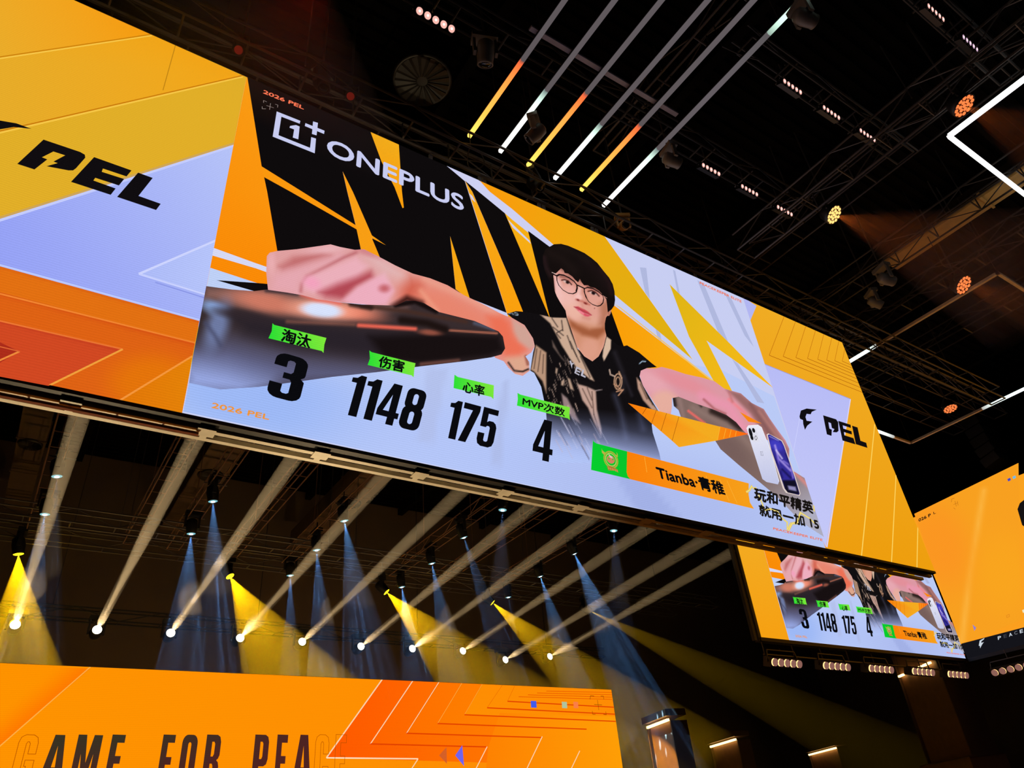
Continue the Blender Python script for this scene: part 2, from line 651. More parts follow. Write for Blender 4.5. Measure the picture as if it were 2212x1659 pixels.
# left wing
GOLD, GOLD2, ORG, LAV, LAV2 = (230, 170, 38), (222, 174, 40), (250, 140, 8), (196, 204, 242), (158, 172, 245)
pic = Pic(m_uv, lambda u, v, o: (u, -o, v), clip=(-WING, 0, 0, HM))
pic.uvpoly([(-WING, 0), (0, 0), (0, HM), (-WING, HM)], (225, 174, 40))
pic.poly([(-300, 170), (0, 125), (328, 75), (160, -10), (-300, -200)], ((234, 172, 42), (0, 60), (248, 156, 14), (300, 60)))
pic.poly([(-300, 170), (0, 125), (328, 75), (379, 98), (533, 168), (525, 165), (0, 285), (-300, 354)], ((230, 172, 42), (60, 230), (244, 165, 22), (450, 140)))
pic.line([(379, 98), (352, 195)], 0.012, (190, 130, 20))
pic.line([(-300, 168), (328, 74)], 0.016, (200, 125, 10))
pic.line([(-300, 172), (328, 77)], 0.020, (248, 200, 75))
pic.line([(-300, 352), (525, 163)], 0.018, (200, 120, 10))
pic.line([(-300, 356), (525, 166)], 0.026, (246, 198, 70))
pic.poly([(-300, 572), (0, 475), (502, 316), (540, 304), (486, 415), (420, 800), (430, 691), (0, 571), (-300, 488)],
         ((150, 162, 245), (30, 520), (182, 195, 248), (470, 420)))
pic.poly([(300, 592), (470, 518), (440, 637)], ((172, 186, 247), (300, 592), (182, 196, 250), (450, 590)))
pic.line([(300, 592), (470, 518)], 0.03, (205, 212, 255))
pic.line([(300, 592), (445, 637)], 0.03, (200, 208, 255))
pic.line([(335, 610), (445, 645)], 0.02, (140, 152, 232))
pic.line([(-300, 572), (540, 304)], 0.035, (196, 204, 255))
pic.line([(-300, 566), (540, 299)], 0.03, (205, 165, 90))
pic.paint([(-260, 499), (0, 571), (431, 691), (421, 741), (0, 632), (-260, 568)], (226, 112, 18),
          [('line', [(-260, 499), (0, 571), (431, 691)], 2, 22, (196, 58, 14), .9)], 8)
pic.paint([(-260, 568), (0, 632), (421, 741), (415, 772), (258, 866), (105, 832), (265, 755), (0, 692), (-260, 632)], (222, 98, 20),
          [('line', [(-260, 568), (0, 632), (421, 741)], 2, 26, (200, 55, 18), .85), ('ell', (330, 830), 90, 60, 0, 60, (230, 120, 8), .8)], 8)
pic.paint([(-260, 632), (0, 692), (265, 755), (105, 834), (0, 814), (-260, 765)], (208, 72, 34),
          [('line', [(-260, 632), (0, 692), (250, 752)], 2, 18, (178, 44, 24), .8)], 8)
pic.poly([(0, 740), (42, 760), (0, 784), (-200, 850), (-200, 690)], (172, 44, 26))
pic.poly([(415, 768), (258, 866), (392, 893), (396, 890)], ((226, 118, 8), (300, 850), (228, 130, 8), (400, 850)))
for a, b, w, c in (((-260, 502), (431, 692), .03, (186, 200, 255)), ((-260, 570), (421, 741), .022, (240, 132, 48)), ((-260, 634), (265, 755), .02, (236, 118, 50)),
                   ((265, 755), (105, 834), .022, (240, 160, 60)), ((415, 770), (258, 866), .022, (244, 150, 60)), ((42, 760), (-40, 797), .02, (238, 140, 60)), ((42, 760), (-60, 735), .014, (220, 100, 50))):
    pic.line([a, b], w, c)
o = pic.build('wing_picture', LED, main)
tag(o, 'gold, lavender and orange graphic of the wing by the photo edge')
INK = (16, 13, 16)
pic.layer = 40
pic.poly(c1((148, 1422), (375, 1212), (690, 1318), (732, 1342), (736, 1368), (655, 1460), (630, 1478), (590, 1478), (400, 1442), (497, 1415), (460, 1402), (562, 1348), (460, 1315), (362, 1365), (408, 1383), (297, 1470)), INK)
pic.poly(c1((612, 1577), (812, 1363), (1135, 1478), (1092, 1530), (888, 1462), (878, 1490), (1072, 1552), (1026, 1608), (822, 1542), (806, 1565), (998, 1634), (955, 1689)), INK)
pic.poly(c1((1010, 1707), (1192, 1497), (1318, 1543), (1195, 1698), (1387, 1766), (1347, 1820)), INK)
pic.poly([(-120, 300), (-90, 262), (-40, 255), (0, 262), (35, 268), (68, 280), (30, 276), (0, 281), (-30, 292), (-45, 310), (-70, 312), (-75, 330), (-30, 338), (-70, 362), (-110, 390), (-105, 350), (-128, 335)], INK)
pic.build('wing_lettering', LEDF, main)

# right wing
pic.clip = (WM, 0, WM + WING, HM)
pic.layer = 0
pic.uvpoly([(WM, 0), (WM + WING, 0), (WM + WING, HM), (WM, HM)], ((238, 158, 14), (WM, 1.0), (240, 172, 36), (WM + 1, HM)))
pic.poly([(1603, 640), (1634, 661), (1620, 694), (1612, 690)], (178, 182, 242))
pic.poly([(1620, 694), (1645, 780), (1650, 786), (1837, 862), (1784, 1182), (1700, 1000)], ((184, 188, 246), (1720, 850), (196, 200, 248), (1780, 1150)))
pic.line([(1837, 862), (1786, 1182)], 0.03, (214, 214, 255))
pic.line([(1650, 786), (1837, 862)], 0.02, (150, 150, 205))
pic.line([(1728, 900), (1690, 1100)], 0.012, (208, 212, 255))
tops = [(135, 1085), (235, 1125), (325, 1160), (410, 1195), (480, 1230), (550, 1260), (610, 1290), (665, 1340), (712, 1420)]
apex = [(10, 1410), (130, 1420), (240, 1430), (340, 1438), (428, 1445), (505, 1452), (575, 1458), (640, 1462), (700, 1468)]
for t, a in zip(tops, apex):
    (tx, ty), (x, y) = c8(t)[0], c8(a)[0]
    pic.line([(tx + (tx - x) * .3, ty + (ty - y) * .3), (x, y)], 0.012, (186, 100, 8))
    u, v = m_uv(x, y)
    pic.uvpoly([(u, v - .008), (WM + WING, v - .008), (WM + WING, v + .008), (u, v + .008)], (160, 70, 6))
for a, b in (((1889, 917), (1860, 1204)), ((1935, 1027), (1925, 1218)), ((1982, 1135), (1980, 1230))):
    pic.line([a, b], 0.028, (255, 214, 96))
o = pic.build('wing_picture', LED, main)
tag(o, 'gold and lavender graphic of the wing over the smaller screen')
pic.clip = None
pic.layer = 40
pic.poly(c4((472, 270), (585, 305), (603, 330), (606, 405), (590, 418), (555, 415), (570, 390), (548, 380), (540, 338), (518, 330), (527, 385), (548, 395), (545, 448), (505, 435)), INK)
pic.poly(c4((603, 318), (710, 352), (713, 380), (642, 357), (647, 385), (718, 408), (722, 437), (652, 415), (657, 443), (735, 468), (752, 522), (640, 488)), INK)
pic.poly(c4((722, 360), (770, 375), (795, 490), (845, 508), (855, 552), (755, 520)), INK)
pic.poly(c4((268, 280), (280, 230), (330, 212), (418, 222), (375, 240), (365, 262), (330, 258), (320, 285), (330, 318), (380, 325), (335, 360), (315, 397), (300, 345), (298, 312), (272, 300)), INK)
pic.build('wing_lettering', LEDF, main)

# middle picture: ground
pic.clip = (0, 0, WM, HM)
pic.layer = 0
CL = m_uv(395, 890)
mid_px = [(395, 890), (533, 168), (900, 332), (1300, 510), (1604, 646), (1787, 1186), (1300, 1080), (800, 975)]
pic.uvpoly([(0, 0), (WM, 0), (WM, HM), (0, HM)], (200, 206, 242))
pic.paint([(396, 889), (440, 660), (1050, 700), (1560, 800), (1672, 856), (1783, 1184)], (186, 202, 246),
          [('ell', (560, 860), 260, 90, 10, 120, (150, 180, 245), .8), ('ell', (1000, 960), 260, 90, 12, 120, (178, 196, 248), .8), ('ell', (1450, 1090), 260, 90, 12, 160, (172, 186, 238), .9),
           ('poly', [(925, 790), (965, 800), (935, 960), (900, 955)], 10, (176, 188, 230), .6), ('poly', [(1085, 820), (1100, 825), (1080, 1010), (1060, 1005)], 8, (172, 184, 226), .6),
           ('poly', [(1290, 960), (1380, 1020), (1480, 1130), (1380, 1110)], 14, (158, 172, 226), .7)], 12)
SH = (176, 184, 222)
for p in (c7((1105, 650), (1160, 655), (1200, 1000), (1170, 960)), c7((1390, 670), (1410, 680), (1450, 880), (1430, 870)), c7((1600, 760), (1660, 800), (1870, 1300), (1780, 1210)), c7((1830, 860), (1900, 930), (2090, 1340), (2010, 1240)),
          c7((1240, 1180), (1280, 1220), (1295, 1310), (1260, 1270)), am((930, 60), (980, 100), (1200, 430), (1140, 420))):
    pic.poly(p, SH)
BK = (14, 11, 12)
# gold and orange areas
ORL = ((250, 138, 6), (480, 500), (250, 156, 20), (560, 330))
pic.poly([(533, 160), (395, 890), (455, 579), (553, 611), (620, 632), (640, 420), (700, 300)], ORL)
pic.poly([(458, 552), (462, 536), (553, 569), (620, 592), (620, 604), (553, 580)], (214, 216, 244))
pic.poly([(438, 664), (454, 579), (553, 611), (640, 640), (640, 700)], (190, 208, 246))
pic.poly([(1032, 386), (1106, 420), (1304, 508), (1497, 778), (1326, 636), (1193, 527), (1058, 415)], ((250, 156, 12), (1110, 440), (222, 178, 18), (1400, 650)))
pic.poly([(1310, 655), (1328, 661), (1541, 825), (1570, 850), (1440, 850), (1340, 740)], ((250, 158, 8), (1330, 680), (248, 176, 20), (1540, 830)))
pic.poly([(1446, 614), (1578, 744), (1671, 839), (1526, 736), (1571, 825), (1590, 862), (1546, 832), (1488, 727)], ((222, 180, 20), (1450, 620), (248, 186, 26), (1640, 830)))
pic.poly([(1326, 656), (1340, 664), (1541, 822), (1538, 824)], (236, 196, 120))
pic.line([(1304, 508), (1497, 778)], 0.014, (214, 214, 244))
# black areas
pic.poly([(533, 160), (963, 352), (1004, 392), (1094, 676), (1013, 644), (972, 511), (984, 625), (1014, 648), (1100, 720), (820, 640), (803, 510), (762, 415), (740, 371), (750, 415), (768, 487), (565, 360)], BK)
pic.poly([(570, 382), (770, 495), (790, 590), (600, 590), (599, 544), (577, 415)], BK)
pic.poly([(972, 511), (984, 625), (1016, 650)], (246, 166, 20))
pic.poly([(740, 371), (762, 415), (803, 509), (833, 530), (803, 515), (826, 570), (786, 570), (770, 496), (768, 487), (750, 415)], (248, 158, 20))
pic.poly([(565, 360), (650, 413), (768, 487), (770, 496), (628, 415), (570, 383)], (250, 152, 14))
pic.poly([(798, 280), (861, 310), (868, 415), (872, 449), (869, 450), (852, 405), (824, 350)], ((244, 172, 26), (830, 320), (250, 158, 12), (870, 440)))
pic.poly([(960, 355), (1032, 388), (1058, 415), (1106, 452), (1193, 527), (1185, 535), (1106, 475), (1034, 415), (1004, 392)], (206, 208, 242))
pic.poly([(1004, 391), (1020, 415), (1106, 615), (1131, 676), (1100, 690), (1094, 676), (1012, 415)], ((246, 170, 24), (1015, 420), (250, 160, 14), (1110, 660)))
pic.poly([(1013, 418), (1020, 424), (1027, 438), (1019, 431)], (208, 210, 240))
pic.poly([(1004, 391), (1034, 415), (1090, 461), (1188, 688), (1131, 678), (1106, 615), (1020, 415)], BK)
pic.poly([(1090, 461), (1106, 475), (1147, 508), (1150, 530), (1188, 690)], ((246, 176, 22), (1110, 500), (246, 160, 16), (1180, 670)))
pic.poly([(1096, 474), (1107, 492), (1146, 527), (1143, 520), (1110, 488)], (208, 210, 240))
pic.poly([(1140, 499), (1190, 536), (1270, 560), (1318, 668), (1348, 752), (1290, 770), (1188, 690)], BK)
pic.poly([(467, 606), (553, 612), (600, 616), (600, 642), (553, 631)], BK)
pic.build('background_picture', LED, main)

# middle picture: device, arms, player
SKIN = (226, 160, 158)
pic.clip = None
pic.layer = 60
pic.paint(am((430, 385), (480, 362), (640, 390), (760, 430), (900, 480), (1000, 560), (1060, 660), (1200, 780), (1330, 930), (1530, 1055), (1560, 1150), (1620, 1330), (1690, 1545), (1500, 1420), (1300, 1210), (1150, 1085), (980, 945), (830, 815), (700, 610), (500, 548), (480, 490), (440, 455)),
          (128, 104, 98), [('line', am((440, 390), (450, 450)), 8, 6, (40, 32, 34), .95), ('line', am((760, 500), (900, 560), (990, 640)), 14, 12, (38, 26, 24), .9), ('line', am((490, 400), (520, 540)), 6, 10, (160, 130, 126), .6),
                           ('line', am((640, 420), (670, 460)), 5, 4, (50, 40, 38), .9), ('line', am((560, 495), (700, 600)), 4.5, 3, (250, 106, 100), .95), ('line', am((600, 470), (1000, 700), (1150, 860)), 10, 22, (150, 124, 116), .7),
                           ('ell', am((900, 800))[0], 60, 20, 45, 30, (112, 88, 86), .6), ('grad', am((1250, 1000))[0], am((1500, 1400))[0], (176, 176, 196), 0, .95), ('line', am((1430, 990), (1560, 1120)), 6, 10, (244, 140, 130), .8)], 2.6)
pic.paint(am((155, 200), (165, 160), (190, 140), (290, 142), (340, 130), (420, 150), (540, 190), (680, 220), (780, 250), (860, 310), (930, 330), (1000, 350), (1090, 430), (1190, 480), (1240, 560), (1310, 660), (1370, 740), (1402, 810), (1402, 880), (1385, 935), (1330, 850), (1250, 760), (1160, 700), (1060, 700), (1010, 650), (960, 590), (880, 530), (760, 480), (640, 440), (480, 378), (425, 390), (425, 460), (415, 525), (330, 510), (250, 390), (180, 280)),
          (220, 152, 164), [('ell', am((260, 260))[0], 40, 22, 30, 30, (232, 168, 178), .9), ('ell', am((520, 260))[0], 60, 14, 22, 18, (230, 140, 150), .7), ('ell', am((360, 430))[0], 30, 26, 0, 20, (232, 176, 158), .9),
                            ('poly', am((880, 320), (1000, 350), (1100, 430), (1190, 480), (1402, 820), (1390, 940), (1250, 780), (1080, 520), (960, 400)), 12, (150, 102, 100), .95),
                            ('line', am((900, 400), (1040, 520)), 5, 8, (250, 124, 130), .8), ('line', am((680, 370), (900, 460), (1010, 640)), 20, 20, (236, 150, 176), .8), ('line', am((690, 400), (780, 480), (870, 520)), 4, 6, (150, 70, 70), .7),
                            ('line', am((900, 340), (930, 420)), 4, 8, (190, 110, 110), .8), ('line', am((1150, 500), (1300, 700), (1370, 830)), 5, 10, (190, 130, 120), .7), ('line', am((1080, 440), (1250, 700)), 6, 12, (120, 78, 78), .6)], 2.2)
# arm towards the viewer
arm_px = c6((90, 560), (115, 530), (185, 515), (350, 500), (560, 470), (640, 458), (720, 480), (850, 505), (930, 500), (1050, 560), (1200, 640), (1350, 710), (1500, 750), (1650, 810), (1800, 900), (1950, 970), (2100, 1050)) + \
    bd((155, 212), (300, 258), (380, 340), (440, 450), (462, 530), (420, 600), (360, 640), (400, 700), (405, 790), (330, 845), (250, 825), (180, 760), (130, 690), (40, 655)) + c6((2000, 1300), (1200, 1000), (750, 960), (400, 920), (100, 850), (85, 700))
pic.paint(arm_px, (224, 160, 160), [
    ('poly', c6((1250, 700), (1700, 800), (2150, 1060), (2300, 1200), (2300, 1500), (1700, 1300), (1250, 1000)), 90, (232, 132, 108), .95),
    ('poly', c6((200, 650), (320, 575), (560, 525), (640, 555), (480, 605), (330, 660), (230, 680)), 28, (186, 96, 96), .95),
    ('poly', c6((150, 720), (300, 665), (520, 605), (720, 535), (760, 570), (600, 650), (440, 730), (390, 800), (380, 900), (120, 860)), 40, (230, 168, 178), .9),
    ('line', c6((385, 860), (395, 800), (440, 735), (600, 655), (760, 570), (860, 530)), 4, 15, (178, 88, 94), .95),
    ('poly', c6((400, 780), (450, 735), (620, 665), (860, 565), (960, 640), (900, 740), (780, 830), (640, 890), (480, 880), (410, 850)), 22, (236, 176, 188), .95),
    ('poly', c6((540, 870), (700, 800), (860, 745), (990, 690), (1010, 745), (860, 830), (750, 930), (600, 910)), 26, (176, 68, 80), .95),
    ('poly', c6((745, 940), (870, 825), (1010, 748), (1110, 700), (1190, 860), (1120, 980), (900, 1000)), 16, (238, 174, 192), .95),
    ('poly', c6((940, 560), (1050, 570), (1350, 720), (1330, 790), (1200, 760), (1080, 690)), 50, (226, 186, 186), .9),
    ('ell', c6((480, 790))[0], 17, 12, 20, 20, (244, 160, 190), .9), ('ell', c6((600, 500))[0], 40, 8, -8, 16, (236, 184, 190), .8), ('ell', c6((130, 620))[0], 8, 22, 0, 14, (236, 176, 180), .8), ('ell', c6((950, 520))[0], 30, 8, 20, 14, (206, 122, 128), .7),
    ('ell', c6((1105, 838))[0], 11, 8, 0, 14, (186, 80, 84), .75), ('poly', c6((1330, 740), (1420, 800), (1340, 960), (1240, 960), (1270, 840)), 44, (208, 92, 72), .9),
    ('line', c6((1420, 860), (1560, 1030)), 5, 18, (242, 166, 138), .8), ('line', c6((1180, 1000), (1300, 925), (1420, 965)), 12, 16, (54, 22, 20), .95), ('line', c6((1450, 760), (1800, 910), (2100, 1070)), 6, 26, (240, 172, 146), .7),
    ('poly', bd((-40, 220), (120, 200), (200, 280), (240, 420), (380, 560), (300, 640), (150, 640), (40, 500)), 30, (236, 112, 84), .95),
    ('poly', bd((220, 250), (380, 340), (460, 530), (400, 560), (290, 480), (240, 380)), 14, (208, 164, 150), .95),
    ('poly', bd((150, 660), (360, 630), (400, 790), (260, 830)), 20, (222, 168, 140), .95),
    ('line', bd((180, 705), (240, 790), (330, 800), (420, 760)), 4, 3, (36, 26, 26), .9), ('line', bd((395, 640), (410, 760)), 6, 4, (208, 192, 196), .8), ('line', bd((365, 640), (385, 720)), 7, 5, (140, 76, 60), .7)], 2.2)
dev_px = dv((155, 62), (330, 85), (480, 95), (560, 85), (700, 105), (800, 122), (900, 150), (1050, 170), (1200, 185), (1430, 192), (1500, 158), (1560, 160), (1620, 175), (1720, 235), (1960, 295), (2120, 365), (2150, 400), (2165, 480), (2140, 520), (2070, 540), (1900, 565), (1600, 600), (1300, 640), (1000, 672), (800, 700), (500, 740), (250, 757), (40, 712), (60, 560), (110, 300))
pic.paint(dev_px, (56, 44, 46), [
    ('poly', dv((20, 480), (300, 420), (800, 540), (1350, 600), (1300, 700), (200, 800), (0, 760)), 90, (96, 98, 134), .95), ('poly', dv((0, 560), (300, 620), (560, 700), (400, 800), (0, 780)), 90, (160, 178, 240), .9),
    ('poly', dv((150, 62), (560, 85), (1200, 185), (1500, 200), (1100, 280), (700, 260), (330, 190), (130, 150)), 34, (142, 100, 92), .9), ('ell', dv((560, 170))[0], 75, 22, 12, 30, (236, 132, 104), .7),
    ('ell', dv((1130, 240))[0], 60, 16, 8, 26, (250, 140, 112), .85), ('ell', dv((925, 222))[0], 62, 22, 6, 26, (252, 168, 142), .95), ('ell', dv((930, 222))[0], 44, 16, 6, 12, (216, 226, 252), 1),
    ('ell', dv((215, 215))[0], 30, 14, 25, 18, (138, 168, 222), .95), ('ell', dv((230, 330))[0], 22, 50, 20, 30, (122, 140, 190), .8), ('line', dv((150, 310), (210, 390), (250, 460)), 8, 14, (70, 72, 100), .8), ('ell', dv((400, 260))[0], 60, 12, 10, 16, (52, 40, 44), .9),
    ('poly', dv((330, 270), (900, 310), (1500, 380), (1800, 420), (1250, 540), (700, 470), (420, 380)), 50, (38, 32, 40), .85),
    ('poly', dv((1250, 400), (1780, 370), (2130, 390), (2165, 500), (2060, 540), (1600, 590), (1350, 560)), 30, (22, 15, 16), .97),
    ('line', dv((1180, 325), (1560, 348)), 8, 8, (244, 104, 84), .95), ('line', dv((700, 300), (1150, 320)), 5, 12, (150, 92, 76), .8), ('ell', dv((1660, 372))[0], 24, 6, 4, 8, (170, 90, 70), .8), ('line', dv((1790, 358), (2110, 378)), 4, 4, (208, 120, 92), .8),
    ('line', dv((1470, 290), (1640, 310), (1760, 350)), 16, 14, (26, 16, 14), .9), ('line', dv((1200, 195), (1500, 230), (1900, 300)), 8, 10, (70, 44, 36), .9), ('line', dv((1130, 180), (1260, 205)), 12, 10, (44, 28, 24), .9), ('line', dv((1960, 310), (2090, 350)), 7, 8, (82, 86, 106), .9),
    ('line', dv((800, 118), (900, 150), (1050, 172)), 10, 12, (240, 108, 96), .8), ('line', dv((560, 92), (760, 110)), 8, 8, (60, 46, 52), .8), ('line', dv((1430, 190), (1560, 165), (1700, 230)), 10, 8, (20, 12, 12), .95), ('line', dv((1600, 585), (1850, 560)), 7, 8, (120, 76, 66), .8)], 2.6)
# shirt
jersey = bd((165, 190), (260, 163), (350, 170), (520, 200), (640, 228), (790, 232), (835, 330), (910, 560), (1065, 692), (1130, 640), (1185, 550), (1215, 420), (1265, 462), (1330, 520), (1400, 530), (1430, 522), (1560, 600), (1690, 710), (1745, 752), (1640, 762), (1575, 790), (1562, 850), (1600, 950), (1700, 1120), (1760, 1215), (1690, 1360), (1700, 1440), (1770, 1659), (1790, 1760), (620, 1760), (585, 1500), (588, 1400), (575, 1200), (525, 960), (452, 815), (410, 790), (440, 600), (458, 530), (440, 450), (350, 310), (220, 235))
TAN = (204, 170, 146)
ops = [('poly', bd((515, 198), (640, 228), (790, 232), (835, 380), (910, 570), (1000, 740), (1085, 900), (1040, 880), (900, 760), (820, 650), (740, 520), (690, 420), (620, 290)), 4, TAN, 1),
       ('poly', bd((905, 930), (1000, 955), (1100, 1000), (1112, 1200), (1160, 1400), (1160, 1490), (1080, 1330), (1020, 1180), (960, 1100)), 5, (196, 160, 146), 1),
       ('poly', bd((470, 520), (580, 600), (578, 830), (580, 1030), (540, 900), (450, 800), (415, 780)), 5, (186, 148, 122), 1),
       ('poly', bd((1215, 430), (1262, 465), (1258, 560), (1188, 690), (1172, 640), (1182, 560)), 3, (216, 184, 160), 1),
       ('poly', bd((1530, 860), (1580, 920), (1650, 1080), (1760, 1215), (1690, 1200), (1600, 1100), (1545, 980)), 4, (190, 150, 130), 1),
       ('poly', bd((740, 1030), (800, 1080), (940, 1350), (860, 1300), (760, 1180)), 6, (168, 142, 140), .9), ('poly', bd((800, 860), (830, 880), (870, 1000), (830, 980)), 4, TAN, .9),
       ('poly', bd((680, 760), (700, 770), (690, 830), (675, 810)), 4, TAN, .9), ('poly', bd((740, 900), (770, 880), (760, 950), (735, 940)), 4, TAN, .9), ('poly', bd((640, 470), (720, 620), (800, 720), (740, 660), (650, 540)), 5, (150, 124, 112), .7)]
rnd = random.Random(3)
for a, b in (((650, 330), (760, 420)), ((690, 400), (730, 450)), ((740, 260), (755, 370)), ((690, 390), (750, 360)), ((830, 480), (900, 640)), ((860, 560), (930, 700)), ((760, 560), (880, 760)), ((640, 240), (700, 330)), ((940, 640), (1040, 860)), ((800, 420), (850, 560))):
    ops.append(('line', bd(a, b), 2.2, 2.2, (30, 22, 22), .75))
for a, b in (((480, 560), (450, 770)), ((520, 580), (490, 800)), ((550, 620), (540, 820)), ((960, 980), (1060, 1180)), ((1010, 970), (1060, 1100)), ((1060, 1010), (1080, 1250)), ((1600, 950), (1700, 1150)), ((1570, 930), (1640, 1090)), ((1080, 1250), (1140, 1440))):
    ops.append(('line', bd(a, b), 2, 2.4, (60, 42, 36), .7))
for k in range(46):
    x, y = rnd.uniform(590, 900), rnd.uniform(620, 1200)
    L = rnd.uniform(20, 90)
    ops.append(('line', bd((x, y), (x + L * .35, y + L)), rnd.uniform(.8, 2), 1.6, (196, 166, 150), rnd.uniform(.35, .9)))
ops += [('line', bd((1100, 1000), (1165, 990)), 2, 2, (170, 150, 150), .9), ('poly', bd((880, 900), (1010, 905), (1165, 992), (1000, 950)), 4, (20, 16, 18), .9),
        ('line', bd((1300, 600), (1380, 800), (1390, 1000)), 6, 16, (44, 40, 48), .8), ('line', bd((1400, 850), (1480, 1050)), 4, 12, (46, 42, 52), .8), ('line', bd((1300, 1050), (1370, 1250), (1420, 1500)), 7, 20, (62, 64, 84), .8),
        ('line', bd((1560, 1250), (1600, 1400)), 8, 22, (58, 60, 82), .8),
        ('grad', bd((1000, 1180))[0], bd((960, 1640))[0], (112, 122, 166), 0, .9), ('grad', bd((800, 1250))[0], bd((700, 1640))[0], (176, 190, 240), 0, .9), ('grad', bd((1000, 1560))[0], bd((960, 1780))[0], (160, 176, 232), 0, .85), ('grad', bd((760, 1420))[0], bd((690, 1690))[0], (178, 196, 246), 0, 1)]
for k in range(30):
    x, y = rnd.uniform(660, 1150), rnd.uniform(1250, 1600)
    L = rnd.uniform(60, 200)
    ops.append(('line', bd((x, y), (x + L * .55, y + L)), rnd.uniform(.8, 1.8), 1.6, rnd.choice([(198, 178, 190), (66, 66, 92), (206, 206, 236)]), rnd.uniform(.4, .8)))
for ring, al in ((44, .95), (26, .9)):
    e = [(1330 + ring * .9 * math.cos(t / 8 * math.pi) + 5, 905 + ring * 1.9 * math.sin(t / 8 * math.pi)) for t in range(17)]
    ops.append(('line', bd(*e), 2.2, 1.8, (214, 166, 132), al))
ops += [('line', bd((1245, 780), (1255, 830), (1300, 850)), 2.4, 2, (222, 190, 170), .95), ('line', bd((1345, 800), (1375, 870)), 2.4, 2, (214, 166, 132), .95), ('line', bd((1320, 1010), (1390, 990), (1340, 1050)), 2.6, 2, (206, 150, 116), .95), ('line', bd((1290, 930), (1370, 990)), 2, 2, (206, 150, 116), .9),
        ('line', bd((1562, 715), (1590, 690), (1625, 692)), 2, 1.6, (176, 206, 232), .95), ('line', bd((180, 190), (215, 182), (235, 200)), 2, 1.6, (150, 170, 190), .9), ('line', bd((245, 180), (275, 185), (280, 205), (250, 200)), 1.6, 1.4, (190, 210, 225), .9)]
pic.paint(jersey, (17, 14, 16), ops, 1.7)
pic.poly(bd((875, 815), (895, 745), (950, 770), (945, 785), (908, 770), (902, 785), (938, 800), (934, 813), (898, 798), (892, 812), (930, 828), (926, 842)), (186, 184, 200))
pic.poly(bd((940, 842), (960, 775), (978, 782), (965, 835), (995, 850), (990, 866)), (186, 184, 200))
pic.poly(bd((822, 690), (836, 682), (850, 712), (880, 706), (852, 730), (850, 770), (838, 735)), (186, 184, 200))
